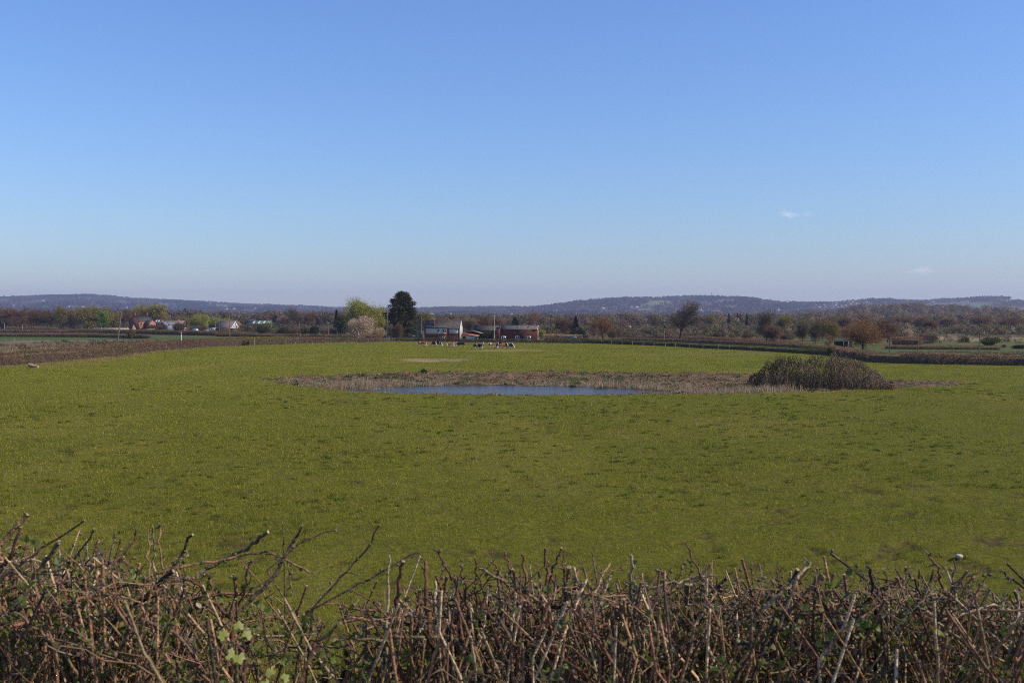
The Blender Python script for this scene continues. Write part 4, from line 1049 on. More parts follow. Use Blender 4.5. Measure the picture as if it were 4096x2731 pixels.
lb2 = spot('brick_house_wing', 576, 529, rad(-34), 'small orange gabled brick wing with pairs of white windows')
def gabled_x(parent, L, D, ze, zr, wm, rm, gm):
    gable_walls('wall', wm, parent, 0, L, 0, D, ze, zr); roof_x('roof', rm, parent, 0, L, 0, D, ze, zr)
    g_ = Acc(); g_.prism([(0, 0), (D, 0), (D, ze - .05), (D / 2, zr - .1), (0, ze - .05)], 0, .07); o = g_.build('gable_wall', gm, parent); o.rotation_euler = (0, 0, rad(90)); o.location = (L + .08, 0, 0)
gabled_x(lb2, 4.2, 4.2, 3.9, 5.6, M['brick2'], M['darkslate'], M['orangebrick'])  # sun-facing gable in brighter brick than the walls, sunlight painted in
window_side(lb2, .6, 1.6, 2.2, 3.6, 4.3, 1); window_side(lb2, 2.5, 3.5, 2.2, 3.6, 4.3, 1)
lb3 = spot('skylit_house', 602, 538, rad(-24), 'dark roofed house with two bright roof lights beside the brick wing')
gabled_x(lb3, 6.4, 5, 3.6, 5.9, M['brick2'], M['darkslate'], M['orangebrick'])  # gable brick brighter than the walls to paint in the sun on it
for x in (2.0, 3.8):
    a = Acc(); V = [(xx, y, 3.6 + .92 * y + o) for o in (.16, .22) for xx, y in ((x, .8), (x + 1.2, .8), (x + 1.2, 1.9), (x, 1.9))]
    a.add(V, np.array([(0, 3, 2, 1), (4, 5, 6, 7), (0, 1, 5, 4), (1, 2, 6, 5), (2, 3, 7, 6), (3, 0, 4, 7)])); a.build('roof_light', M['white'], lb3)
window(lb3, 2.4, 4.6, .5, 3.0, -.05, 3, 'bay_window')
M['bluewall'] = mat_plain('blue_grey_cladding', (.27, .33, .46), .7, .06, 1.5)
M['greybrown'] = mat_plain('lichen_grey_roof', (.2, .18, .15), .85, .3, 1.5)
bb = spot('blue_barn', 638, 525, rad(-12), 'blue grey gabled barn right of the brick house', 'barn')
w_, r_ = gabled_y(bb, 0, 5.4, 0, 9, 3.2, 5.5, M['bluewall'], M['greybrown'])
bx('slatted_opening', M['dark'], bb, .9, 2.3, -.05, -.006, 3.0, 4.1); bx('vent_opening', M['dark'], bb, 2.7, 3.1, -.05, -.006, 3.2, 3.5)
lr = spot('grey_roofed_barn', 664, 536, rad(-4), 'long lichen grey roof running right from the blue barn', 'barn')
gable_walls('wall', M['brick2'], lr, 0, 9, 0, 6, 3.2, 5.3); roof_x('roof', M['greybrown'], lr, 0, 9, 0, 6, 3.2, 5.3)
c = bx('chimney', M['orangebrick'], lr, 6.8, 7.5, -.9, -.35, 2.6, 5.9)
ws = spot('white_shed', 722, 530, 0, 'cluster of small white sheds right of the grey roofed barn', 'shed')
a = Acc(); a.box(0, 1.8, 0, 2, 2.6, 3.3); a.box(.8, 2.7, -.5, 1.4, 1.2, 1.75); a.box(1.7, 2.4, -.4, 1, 0, .9); a.build('wall', M['white'], ws)
a = Acc(); a.box(-.1, 2.75, .1, 2.1, 0, 1.19); a.box(0, 1.8, 0.2, 2.1, 1.8, 2.59); a.build('lower_wall', M['brick2'], ws)
bs = spot('blue_shed', 763, 470, rad(-22), 'little blue shed with a white front beyond the dark hedge', 'shed')
M['blueshed'] = mat_plain('blue_shed_board', (.08, .16, .24), .7, .1, 3)
gabled_x(bs, 2.6, 2.4, 1.1, 2.0, M['blueshed'], M['blueshed'], M['white']); window_side(bs, .8, 1.5, .2, 1.0, 2.7, 1)
gs2 = spot('grey_shed', 816, 470, rad(8), 'small flat grey shed left of the white cottage', 'shed')
bx('wall', M['metal'], gs2, 0, 1.9, 0, 1.8, 0, 1.25); bx('roof', M['white'], gs2, -.1, 2.0, -.12, 1.9, 1.26, 1.36); bx('doorway', M['dark'], gs2, .2, .9, -.05, -.006, 0, .9)
wl = spot('garden_wall', 375, 545, rad(1), 'long low whitewashed wall left of the brick house', 'wall')
a = Acc(); a.box(0, 20, 0, .3, 0, 1.15)
for i in range(11): a.box(i * 2, i * 2 + .18, -.04, .34, 0, 1.25)
a.build('wall', M['render'], wl)
bw = spot('brick_wall', 568, 515, rad(1), 'low orange brick garden wall in front of the brick house', 'wall')
bx('wall', M['orangebrick'], bw, 0, 4.4, 0, .25, 0, 1.2); bx('coping', M['brick2'], bw, -.05, 4.45, -.05, .3, 1.21, 1.3)
pf = spot('plank_fence', 588, 512, rad(1), 'pale grey plank fence below the skylit house', 'fence')
a = Acc()
for i in range(22): a.box(i * .18, i * .18 + .16, 0, .03, 0, 1.1 + .06 * (i % 3))
a.build('boards', M['render'], pf); bx('rail', M['wood'], pf, 0, 4, .035, .08, .8, .9)
st = spot('straw_stack', 534, 512, rad(30), 'tan pointed straw stack in front of the brick house gable', 'haystack')
rngS = np.random.default_rng(3); a = Acc()
for i in range(7):
    t0, t1 = i / 7, (i + 1) / 7; r0, r1 = 1.75 * (1 - t0) + .05, 1.75 * (1 - t1) + .05
    a.tube([(0, 0, 3.4 * t0), (0, 0, 3.4 * t1)], [r0, r1], (.42, .3, .17), 9, False)
P = []; 
for i in range(900):
    t_ = rngS.random(); th = rngS.uniform(0, 6.28); r_q = 1.8 * (1 - t_); P.append((r_q * math.cos(th), r_q * math.sin(th), 3.4 * t_))
shards(a, rngS, np.array(P), randdir(rngS, 900) + np.array([0, 0, -.4]), .3, .06, jit(rngS, 900, [[.46, .33, .19], [.36, .25, .14]])); a.build('straw', M['twig'], st)

# ---- white cottage with timber extension
wc = spot('white_cottage', 864, 470, rad(-13), 'white gabled cottage with grey roof and orange timber ground floor')
gable_walls('wall', M['white'], wc, 0, 8.0, 0, 7.4, 2.8, 5.4)
roof_x('roof', M['greytile'], wc, 0, 7.9, 0, 7.4, 2.8, 5.4, eave=.5)
M['timber'] = mat_plain('orange_timber', (.42, .17, .05), .7, .25, 5)
M['browntimber'] = mat_plain('brown_timber', (.17, .075, .035), .8, .3, 5)
bx('timber_front', M['browntimber'], wc, .5, 8.6, -1.6, -.6, 0, 1.95); bx('porch_roof', M['darkslate'], wc, .2, 8.9, -1.9, -.4, 1.97, 2.15)
ex = bx('timber_extension', M['timber'], wc, 8.7, 11.3, -1.7, 3.5, 0, 1.85); bx('flat_roof', M['darkslate'], wc, 8.65, 11.4, -1.8, 3.6, 1.86, 1.98)
bx('garage_door', M['metal'], wc, 10.0, 11.0, -1.76, -1.705, 0, 1.1)
window(wc, 2.6, 3.8, .7, 1.6, -1.65, 2); window(wc, 6.0, 6.6, .7, 1.75, -1.65, 1); window(wc, 6.8, 7.4, .7, 1.75, -1.65, 1)
o = Acc(); o.tube([(8.05, 3.7, 4.3), (8.12, 3.7, 4.3)], .45, k=12); o.build('gable_vent', M['metal'], wc)
wp = spot('white_tank', 972, 468, 0, 'small white tank right of the orange timber extension', 'tank')
bx('body', M['white'], wp, 0, .9, 0, .9, .1, 1.1); bx('lid', M['metal'], wp, -.04, .94, -.04, .94, 1.1, 1.2)
cv = spot('white_lorry', 845, 480, rad(5), 'white vehicle parked left of the white cottage', 'lorry')
bx('body', M['white'], cv, 0, 3.2, 0, 1.9, .5, 2.1); bx('cab', M['metal'], cv, -1.1, -.03, .1, 1.8, .5, 1.7); bx('windscreen', M['glass'], cv, -1.14, -1.102, .3, 1.6, 1.1, 1.6)
for x in (-.6, 2.2):
    a = Acc(); a.tube([(x, -.05, .4), (x, .2, .4)], .4, k=12); a.build('wheel', M['dark'], cv)
# ---- green barn and roofs behind
gbn = spot('green_barn', 989, 600, rad(-6), 'dark green metal barn with three pale roof sheets', 'barn')
M['greenwall'] = mat_plain('green_cladding', (.03, .12, .06), .6, .15, 1); M['greenroof'] = mat_plain('green_roof_sheet', (.14, .22, .11), .6, .15, 1)
def shed_x(o, L, D, ze, zr, wm, rm): gable_walls('wall', wm, o, 0, L, 0, D, ze, zr); return roof_x('roof', rm, o, 0, L, 0, D, ze, zr)
gbn.rotation_euler[2] = rad(-6)
shed_x(gbn, 13.5, 9, 2.9, 4.6, M['greenwall'], M['greenroof'])
for x in (3.0, 6.3, 9.4):
    a = Acc(); k = 1.7 / 4.5; V = [(xx, y, 2.9 + k * y + .17) for xx, y in ((x, .6), (x + 1, .6), (x + .6, 4.2), (x - .4, 4.2))]; a.add(V, np.array([(0, 1, 2, 3)])); a.build('roof_light', M['white'], gbn)
for lab, px, d, L, D, ze, zr, wm, rm, rz in [
    ('orange tiled shed roof just right of the white cottage gable', 946, 500, 2.4, 5, 3.3, 4.9, M['brick2'], M['ridge'], 40),
    ('bright orange roof above the green barn at its left', 966, 760, 3.2, 5, 4.6, 6.0, M['metal'], M['ridge'], 0),
    ('dark green flat roof behind the white cottage ridge', 930, 700, 3.0, 5, 4.0, 4.6, M['greenwall'], M['greenroof'], 0),
    ('brownish shed roof stretching behind the green barn', 985, 720, 8.5, 6, 3.8, 5.3, M['metal'], M['greytile'], 0),
    ('pale grey roof peeping over the yellow willows', 832, 700, 4.2, 6, 6.0, 7.2, M['white'], M['metal'], 0)]:
    o = spot('outbuilding', px, d, rad(rz), lab, 'shed', 'roofs around the white cottage'); shed_x(o, L, D, ze, zr, wm, rm)
# ---- dark open barn behind the russet oak
db = spot('pole_barn', 3352, 232, rad(-6), 'dark open sided barn with white rail behind the russet oak', 'barn')
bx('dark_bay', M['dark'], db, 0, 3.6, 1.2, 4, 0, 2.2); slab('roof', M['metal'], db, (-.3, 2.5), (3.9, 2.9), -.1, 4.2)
for x in (1.3, 2.3): bx('post', M['metal'], db, x, x + .12, -.02, .1, 0, 2.55)
for z in (.1, .35, .6): bx('rail', M['white'], db, 1.42, 2.3, .0, .06, z, z + .1)
# ---- green tarpaulin stack
tp_ = spot('tarpaulin_stack', 2264, 322, 0, 'stack under a dark teal tarpaulin below the beech hedge', 'tarpaulin')
M['teal'] = mat_plain('teal_tarpaulin', (.015, .09, .075), .5, .2, 3)
a = Acc(); a.prism([(-.15, .7), (3.65, .8), (3.6, 1.3), (3.2, 1.45), (.5, 1.42), (-.1, 1.1)], 0, 1.4); a.build('tarpaulin', M['teal'], tp_); bx('pile', M['wood'], tp_, 0, 3.5, .1, 1.3, 0, .7)

# ================================================================== ROAD VEHICLES
rd = Acc(); rd.box(X(2455, 572), X(2680, 572), 571.5, 578, .02, .35); rd = rd.build('road', M['metal']); tag(rd, 'grey road crossing behind the tall dark hedge', None, kind='structure')
vn_ = spot('white_van', 2512, 573, rad(0), 'white van driving along the far road', 'van'); vn_.location.z += .38
a = Acc(); a.prism([(0, .35), (2.1, .35), (2.1, .95), (1.75, 1.15), (1.35, 1.9), (.1, 1.95), (0, 1.7)], 0, 1.6); a.build('body', M['white'], vn_)
a = Acc(); a.prism([(1.15, 1.2), (1.6, 1.2), (1.33, 1.75), (1.15, 1.75)], -.03, -.005); a.build('window', M['glass'], vn_)
for x in (.4, 1.7):
    a = Acc(); a.tube([(x, -.04, .32), (x, .15, .32)], .3, k=12); a.build('wheel', M['dark'], vn_)
vc = spot('caravan', 2572, 574, 0, 'cream caravan parked on the far road among bare trees', 'caravan'); vc.location.z += .38
a = Acc(); a.prism([(0, .5), (.15, .4), (3.0, .4), (3.15, .6), (3.1, 1.8), (2.8, 2.1), (.4, 2.1), (.1, 1.7)], 0, 2.0); a.build('body', M['render'], vc)
for x in (.6, 1.9): bx('window', M['glass'], vc, x, x + .7, -.03, -.005, 1.2, 1.7)
a = Acc(); a.tube([(1.6, -.04, .3), (1.6, .15, .3)], .28, k=12); a.build('wheel', M['dark'], vc)

# ================================================================== POLES
def pole(px0, top, px1, d, label, w=.15, cross=None, wc=(.16, .125, .085), low=None, foot=0.0):
    """px0 top pixel column, px1 foot pixel column"""
    x1 = X(px1, d); zb = float(gz([x1], [d])[0]); o = empty('telegraph_pole', (x1, d, zb)); H = Z(top, d) - zb; dx = X(px0, d) - x1
    a = Acc(); a.tube([(0, 0, -.2), (dx * .5, 0, H * .5), (dx, 0, H)], [w, w * .88, w * .72], wc, 8); a.build('shaft', M['bark'], o)
    if cross:
        a = Acc(); hw = cross / 2; a.box(dx - hw, dx + hw, -.22, -.08 , H - .35, H - .18, (.12, .1, .08)); a.build('crossarm', M['bark'], o)
        for q in (-.85, 0, .85):
            a = Acc(); a.tube([(dx + q * hw, -.15, H - .18), (dx + q * hw, -.15, H + .06)], [.06, .04], (.4, .4, .4), 6); a.build('insulator', M['paint'], o)
    if low:
        a = Acc(); a.tube([(dx * .02, 0, .3), (dx * .02, 0, low)], w * 1.06, (.75, .75, .73), 8, False); a.build('white_band', M['paint'], o)
    return tag(o, label, 'pole', 'telegraph poles')
pole(487, 1238, 466, 252, 'strongly leaning brown telegraph pole behind the left hedge', .2, wc=(.2, .165, .13))
pole(917, 1260, 918.5, 290, 'upright sunlit pole in front of the white cottage', .17, wc=(.2, .17, .08))
pole(1196, 1286, 1202, 330, 'short pole leaning slightly, below the big spreading bare tree', .14, wc=(.2, .165, .1))
pole(1435, 1266, 1434, 318, 'dark pole with a white foot band in front of the blossom tree', .12, low=3.2)
pole(1549, 1245, 1546, 312, 'slim grey pole just left of the cypress', .13, wc=(.22, .2, .18))
pole(1685, 1267, 1685, 330, 'thin pole between cypress and farmhouse', .13, wc=(.22, .2, .17))
pole(1977, 1250, 1977, 309, 'tall sunlit pole carrying wires in front of the sheds', .16, .9, wc=(.34, .32, .27))
pole(2657, 1281, 2656, 300, 'pole with a grey transformer left of the largest bare oak', .15, .9, wc=(.2, .2, .15))
pole(2854, 1289, 2854, 430, 'white topped thin pole right of the largest bare oak', .15, 1.4, wc=(.3, .29, .27))
pole(3017, 1298, 3017, 360, 'double crossarm pole left of the ragged oak', .12, 1.5)
pole(3230, 1310, 3229, 350, 'thin pole between the two ivy trees', .1)
pole(3560, 1312, 3559, 218, 'dark pole right of the round russet oak', .11)
pole(3673, 1322, 3673, 224, 'pole with short crossarm behind the straight purplish hedge', .11, .9, wc=(.2, .18, .13))
pole(3919, 1329, 3919, 186, 'pole with a wide dark crossarm at the far right', .13, 1.9, wc=(.2, .19, .13))
pole(2212, 1296, 2212, 470, 'thin pole with white insulators behind the beech hedge', .1, .9, wc=(.3, .28, .25))
pole(2513, 1284, 2513, 590, 'thin pole standing by the white van', .1, .8, wc=(.3, .28, .25))
pole(861, 1283, 860.5, 440, 'thin left pole of a pair left of the white cottage', .1, wc=(.28, .26, .2))
pole(878, 1288, 877.5, 400, 'thin right pole of a pair left of the white cottage', .09, wc=(.22, .19, .14))
pole(957, 1281, 957, 460, 'thin pole at the right gable of the white cottage', .1, wc=(.25, .22, .18))
pole(1019, 1294, 1019, 470, 'thin pole in front of the green barn', .09, wc=(.3, .28, .25))
pole(1085, 1282, 1085, 520, 'thin pale pole at the right end of the green barn', .09, wc=(.32, .3, .26))
pole(1308, 1283, 1308, 480, 'left thin pole of three left of the narrow dark spruce', .1, wc=(.3, .29, .27))
pole(1314, 1291, 1314, 380, 'thin pole with a small crossarm, middle of three', .09, .9, wc=(.24, .22, .18))
pole(1347, 1281, 1347, 470, 'pale thin pole right of the three by the narrow spruce', .1, wc=(.32, .31, .3))
pole(17, 1292, 17, 545, 'pale pole at the left edge before the wood', .14, wc=(.35, .33, .31))
pole(89, 1300, 89, 545, 'short pale pole in front of the left wood', .13, wc=(.4, .4, .4))
tr_ = [o for o in COL.objects if o.get('label', '').startswith('pole with a grey transformer')][0]
H_ = Z(1281, 300)
a = Acc(); a.box(.1, .75, -.3, .3, H_ - 2.4, H_ - 1.55, (.05, .06, .06)); a.box(.2, .65, -.2, .2, H_ - 1.55, H_ - 1.4, (.1, .1, .1)); a.build('transformer', M['paint'], tr_)
def wire(A, B, sag, label):
    t = np.linspace(0, 1, 24)[:, None]; P = np.array(A) * (1 - t) + np.array(B) * t; P[:, 2] -= (sag * 4 * t * (1 - t))[:, 0]
    a = Acc(); a.tube(P, .022, (.03, .03, .03), 4, False); tag(a.build('overhead_wire', M['paint']), label, 'wire', 'overhead wires')
wire(W(1977, 1253, 309), W(1549, 1249, 312), 1.6, 'overhead wire sagging from the wire pole towards the cypress')
wire(W(1977, 1253, 309), W(2656, 1285, 300), 2.2, 'overhead wire running right from the wire pole over the brick barn')
wire(W(2656, 1284, 300), W(2212, 1300, 470), 2.5, 'overhead wire between the transformer pole and the pole behind the beech hedge')
def marker(px, top, d, lab, h=None):
    z0 = float(gz([X(px, d)], [d])[0]); o = empty('marker_post', (X(px, d), d, z0)); H = Z(top, d) - z0; zt = H
    a = Acc(); a.tube([(0, 0, 0), (0, 0, H - 1.0)], .13, k=8); a.tube([(0, 0, H - .75), (0, 0, H - .42)], .13, k=8, cap=False); a.build('shaft', M['white'], o)
    a = Acc(); a.tube([(0, 0, H - .42), (0, 0, H)], .135, k=8); a.tube([(0, 0, H - 1.0), (0, 0, H - .75)], .135, k=8, cap=False); a.build('red_top', M['red'], o)
    tag(o, lab, 'marker post', 'red and white marker posts')
M['red'] = mat_plain('red_paint', (.5, .03, .03), .5, .1)
marker(724, 1323, 262, 'red and white marker post behind the left hedge')
marker(3604, 1416, 200, 'red and white marker post behind the right hedge')
marker(3256, 1371, 280, 'tiny red and white post below the forked ivy tree')

# fence posts along the clipped hedge
pp0 = None
for i, (px, py) in enumerate([(1690, 1367.5), (1760, 1368), (1850, 1369), (1940, 1370), (2022, 1371), (2064, 1371.5), (2107, 1372), (2151, 1372.5), (2193, 1373), (2234, 1373.5), (2275, 1374.5), (2317, 1376), (2362, 1377), (2405, 1379), (2445, 1381), (2487, 1384), (2529, 1385.5), (2571, 1387.5), (2615, 1389.5), (2660, 1391), (2700, 1392), (2755, 1394), (2810, 1397), (2872, 1400), (2915, 1402), (3000, 1406), (3090, 1410), (3180, 1415)]):
    q = G(px, py - 4)
    if pp0 is None:
        a = Acc(); a.tube([(0, 0, -.1), (0, 0, 1.02)], [.075, .07], (.3, .26, .2), 7); pp0 = a.build('fence_post', M['bark']); o = pp0
    else: o = pp0.copy(); COL.objects.link(o)
    o.location = (q[0], q[1] - .5, float(gz([q[0]], [q[1]])[0])); tag(o, 'thin grey wooden post along the clipped dark green hedge', 'fence post', 'posts along the clipped hedge')
lp = None
for px, py, hh in [(1017, 1382, 2.3), (1140, 1376, 2.0)]:
    q = G(px, py + 1); a = Acc(); a.tube([(0, 0, -.1), (.03, 0, hh)], [.11, .09], (.26, .22, .15), 7); o = a.build('fence_post', M['bark']); o.location = (q[0], q[1], 0)
    tag(o, 'old post at the left end of the olive green hedge stretch' if px < 1100 else 'old post at the right end of the olive green hedge stretch', 'fence post')
for i, px in enumerate((20, 58, 92, 122)):
    o = pp0.copy(); COL.objects.link(o); q = G(px, 1365); o.location = (q[0], q[1], 0); tag(o, 'thin post in the bright green strip at the left edge', 'fence post', 'posts in the bright green strip')

# ================================================================== CATTLE
def cow_mesh(name, graze, turn=0.0):
    """one continuous body: skin modifier over a jointed skeleton, nose towards +x"""
    bm = bmesh.new(); sk = bm.verts.layers.skin.verify(); V = []
    def v(p, r, par=None):
        q = bm.verts.new(p); q[sk].radius = r if isinstance(r, tuple) else (r, r); V.append(q)
        if par is not None: bm.edges.new((V[par], q))
        return len(V) - 1
    root = v((0, 0, .92), (.33, .36)); 
    r1 = v((-.38, 0, .96), (.31, .33), root); r2 = v((-.72, 0, .98), (.25, .26), r1); tl = v((-.84, 0, 1.06), .06, r2); t2 = v((-.92, 0, .75), .03, tl); v((-.9, 0, .42), .05, t2)
    f1 = v((.38, 0, .94), (.32, .35), root); f2 = v((.66, 0, .98), (.25, .27), f1)
    c, s = math.cos(turn), math.sin(turn)
    if graze: nk = [((.92, 0, .80), .17), ((1.1, 0, .52), .14), ((1.2, 0, .30), .125), ((1.3, 0, .07), .075)]
    else: nk = [((.88, 0, 1.14), .18), ((1.05, 0, 1.26), .15), ((1.2, 0, 1.24), .13), ((1.42, 0, 1.08), .085)]
    p = f2; ids = []
    for (q, r) in nk:
        dx = q[0] - .66; p = v((.66 + dx * c, dx * s, q[2]), r, p); ids.append(p)
    hd = ids[2]; h = V[hd].co
    for sg in (-1, 1): v((h.x - .06 * c - sg * .2 * s, h.y + sg * .2 * c - .06 * s, h.z + .04), (.05, .025), hd)
    for sg in (-1, 1):
        a = v((.56, sg * .17, .66), .13, f1); b = v((.57, sg * .17, .38), .075, a); d = v((.56, sg * .17, .1), .055, b); v((.59, sg * .17, .03), .065, d)
        a = v((-.66, sg * .18, .68), .15, r2 if False else r1); b = v((-.80, sg * .18, .44), .075, a); d = v((-.72, sg * .18, .12), .055, b); v((-.69, sg * .18, .03), .065, d)
    V[0][sk].use_root = True
    me = bpy.data.meshes.new(name + '_skeleton'); bm.to_mesh(me); bm.free()
    o = bpy.data.objects.new('skeleton', me); COL.objects.link(o)
    o.modifiers.new('skin', 'SKIN'); o.modifiers['skin'].use_smooth_shade = True
    su = o.modifiers.new('sub', 'SUBSURF'); su.levels = 2; su.render_levels = 2
    dg = bpy.context.evaluated_depsgraph_get(); dg.update()
    out = bpy.data.meshes.new_from_object(o.evaluated_get(dg)); out.name = name
    bpy.data.objects.remove(o); bpy.data.meshes.remove(me)
    co = np.empty(len(out.vertices) * 3, np.float32); out.vertices.foreach_get('co', co)
    return out, co.reshape(-1, 3), np.array([V_ for V_ in [0]])
COWS = {('g', 0): cow_mesh('cow_grazing', True), ('g', 1): cow_mesh('cow_grazing_turned', True, .6), ('u', 0): cow_mesh('cow_standing', False), ('u', 1): cow_mesh('cow_standing_turned', False, .9)}
def cow(px, py, ang, pose, coat, label, sc_=1.0, turn=0, stripe=0, seed=0):
    me, co, _ = COWS[(pose, turn)]; me = me.copy(); me.name = 'cow'
    base = {'brown': (.28, .085, .03), 'black': (.012, .011, .012), 'dark': (.07, .03, .018)}[coat]; white = np.array([.6, .55, .48])
    C = np.tile(np.array(base), (len(co), 1)); x, y, z = co.T
    wn = vn(x * 3 + seed * 7, z * 3 + seed * 3, seed) + .0 * y
    wm = (z < .36 + .08 * wn) | ((z < .6) & (wn > .55) & (np.abs(y) < .22) & (x > -.6))
    hx = .66 + (1.0 - .66) * math.cos(.6 * turn if pose == 'g' else .9 * turn)
    head = (x > .98) if not turn else (x + np.abs(y) > 1.02)
    wm |= head & (wn > (.12 if coat != 'black' else .3)) & (z < 1.2)
    if stripe == 1: wm |= (x > .3) & (x < .62) & (z > .75) & (np.abs(y) < .4)
    if stripe == 2: wm |= (np.abs(y) < .14) & (z > 1.05)
    if stripe == 3: wm |= (wn > .5)
    wm |= (z < .5) & (x < -.85)
    C[wm] = white; C[z < .05] = (.05, .045, .04)
    at = me.attributes.new('Col', 'FLOAT_COLOR', 'POINT'); at.data.foreach_set('color', np.c_[C, np.ones(len(C))].astype(np.float32).ravel())
    me.materials.clear(); me.materials.append(M['hide'])
    q = G(px, py); o = link('cow', me); o.location = (q[0], q[1], float(gz([q[0]], [q[1]])[0]) - .01); o.scale = (sc_,) * 3; o.rotation_euler = (0, 0, rad(ang))
    return tag(o, label, 'cow', 'cattle grazing along the hedge')
cz = lambda zx, zy: (1660 + zx / 5.6, 1340 + zy / 5.6)
C_ = [(150, 243, 182, 'g', 'brown', 'leftmost brown cow grazing side on with white face and legs', 1.0, 0, 1),
 (200, 232, -20, 'g', 'brown', 'cow mostly hidden behind the leftmost brown one, white head showing', .95, 0, 0),
 (262, 247, -95, 'g', 'brown', 'brown cow facing the camera with lowered white face, second from left', .95, 0, 0),
 (420, 247, -55, 'g', 'black', 'black cow with lowered white face turned right, standing alone at left', .95, 1, 0),
 (545, 247, -48, 'g', 'dark', 'dark cow grazing rightward with a white shoulder stripe, in front of the french window', 1.0, 0, 1),
 (762, 258, -112, 'g', 'brown', 'brown cow grazing towards lower left, left of the group of three', 1.0, 0, 0),
 (875, 262, -92, 'g', 'brown', 'brown and white striped cow at the left of the group of three', 1.0, 0, 2),
 (938, 255, -118, 'g', 'brown', 'brown cow partly behind the big black cow', 1.0, 0, 0),
 (1030, 275, 188, 'g', 'black', 'largest black cow, side on and grazing', 1.12, 0, 0),
 (1345, 295, -80, 'u', 'black', 'black and white cow standing head up facing the camera', 1.08, 0, 1),
 (1445, 298, -70, 'g', 'black', 'black cow grazing with pale face, right of the black and white one', 1.0, 1, 0),
 (1518, 265, -85, 'u', 'brown', 'mostly white cow with brown patches standing head up', 1.05, 0, 3),
 (1705, 270, -125, 'u', 'brown', 'brown and white cow standing with raised white head looking left', 1.0, 0, 1),
 (1858, 290, -80, 'g', 'dark', 'dark and white cow at the left of the crowded right group', 1.08, 0, 2),
 (1905, 262, -60, 'g', 'black', 'black cow hidden behind the crowded right group', 1.05, 0, 0),
 (1945, 298, 205, 'g', 'brown', 'brown cow grazing side on in the crowded right group', 1.05, 0, 0),
 (2052, 290, -75, 'g', 'dark', 'dark cow with white stripe facing the camera, second from the right end', 1.05, 0, 2),
 (2160, 295, -68, 'g', 'dark', 'rightmost dark cow grazing with a white back stripe', 1.05, 1, 2)]
for i, (zx, zy, an, po, co_, lb_, s_, tu, st_) in enumerate(C_):
    cow(*cz(zx, zy), an, po, co_, lb_, s_, tu, st_, i)

# ================================================================== DUCK
def duck():
    q = G(1459, 1541, -.55); o = empty('duck', (q[0], q[1], float(gz([q[0]], [q[1]])[0]) + .02), rad(8))
    a = Acc()
    xs = np.linspace(-.27, .24, 9); rz_ = [.02, .07, .105, .125, .13, .125, .11, .085, .03]
    for k in range(8): pass
    col = np.array([(.05, .05, .05), (.5, .5, .48), (.55, .54, .52), (.5, .49, .47), (.5, .49, .47), (.45, .42, .4), (.12, .06, .04), (.10, .05, .03), (.1, .05, .03)])
    a.tube(np.c_[xs, xs * 0, .14 + .03 * np.cos(xs * 6)], rz_, col, 10); a.build('body', M['hide'], o, True)
    a = Acc(); a.tube([(.17, 0, .2), (.21, 0, .29), (.23, 0, .34), (.25, 0, .37), (.26, 0, .40)], [.045, .045, .06, .055, .02], np.array([(.5, .5, .5), (.01, .06, .03), (.01, .07, .035), (.01, .07, .035), (.01, .06, .03)]), 9); a.build('head', M['hide'], o, True)
    a = Acc(); a.tube([(.27, 0, .345), (.36, 0, .33)], [.026, .018], (.5, .38, .06), 6); a.build('bill', M['paint'], o)
    for s in (-1, 1):
        a = Acc(); a.tube([(.14, s * .1, .17), (0, s * .125, .18), (-.24, s * .05, .17)], [.035, .05, .015], (.18, .16, .15), 6); a.build('wing', M['hide'], o, True)
        a = Acc(); a.tube([(.02, s * .05, .06), (.03, s * .05, -.02)], .012, (.5, .2, .04), 5); a.build('leg', M['paint'], o)
    o.scale = (1.05,) * 3; tag(o, 'drake mallard with dark green head resting on the pond bank', 'duck')
duck()
# log by the left hedge, stone in the near grass
q = G(131, 1471); a = Acc(); a.tube([(-.6, 0, .5), (0, 0, .3), (.9, -.1, .12)], [.3, .3, .26], (.32, .24, .16), 9, capC=(.45, .34, .22)); o = a.build('log', M['bark']); o.location = (q[0], q[1], 0); tag(o, 'pale sawn log lying at the foot of the left hedge', 'log')
q = G(3836, 2236); a = Acc()
bm = bmesh.new(); bmesh.ops.create_icosphere(bm, subdivisions=3, radius=.12)
for v_ in bm.verts: v_.co *= 1 + .25 * (float(vn(v_.co.x * 9 + 5, v_.co.y * 9 + v_.co.z * 7, 2)) - .5); v_.co.z *= .75
me = bpy.data.meshes.new('stone'); bm.to_mesh(me); bm.free(); me.materials.append(mat_plain('pale_stone', (.55, .5, .44), .9, .2, 14)); o = link('stone', me, None, (q[0], q[1], float(gz([q[0]], [q[1]], True)[0]) + .07)); tag(o, 'small pale round stone in the grass above the right part of the near hedge', 'stone')

# ================================================================== HILLTOP MASTS AND TOWN
def mast(px, top, h_m, lab, lattice=True):
    x, d, z = [float(q) for q in hill_pt(np.array([float(px)]), np.array([1.0]))]; H = Z(top, d) - z; o = empty('radio_mast', (x, d, z)); a = Acc()
    if lattice:
        for sx in (-1, 1):
            for sy in (-1, 1): a.tube([(sx * 3.2, sy * 3.2, 0), (sx * .7, sy * .7, H)], .55, (.3, .3, .32), 4)
        for k in range(7):
            t = k / 7; r = 3.2 * (1 - t) + .7 * t; a.tube([(-r, -r, H * t), (r * .9, -r * .9, H * (t + 1 / 7))], .4, (.3, .3, .32), 4)
        a.build('lattice', M['paint'], o); b = Acc(); b.box(-2.2, 2.2, -1, 1, H * .72, H * .8, (.3, .3, .32)); b.build('aerials', M['paint'], o)
    else: a.tube([(0, 0, 0), (0, 0, H)], [.7, .4], (.32, .32, .34), 5); a.build('shaft', M['paint'], o)
    tag(o, lab, 'mast')
mast(2847, 1170, 30, 'lattice radio mast on the hilltop beyond the bare oak')
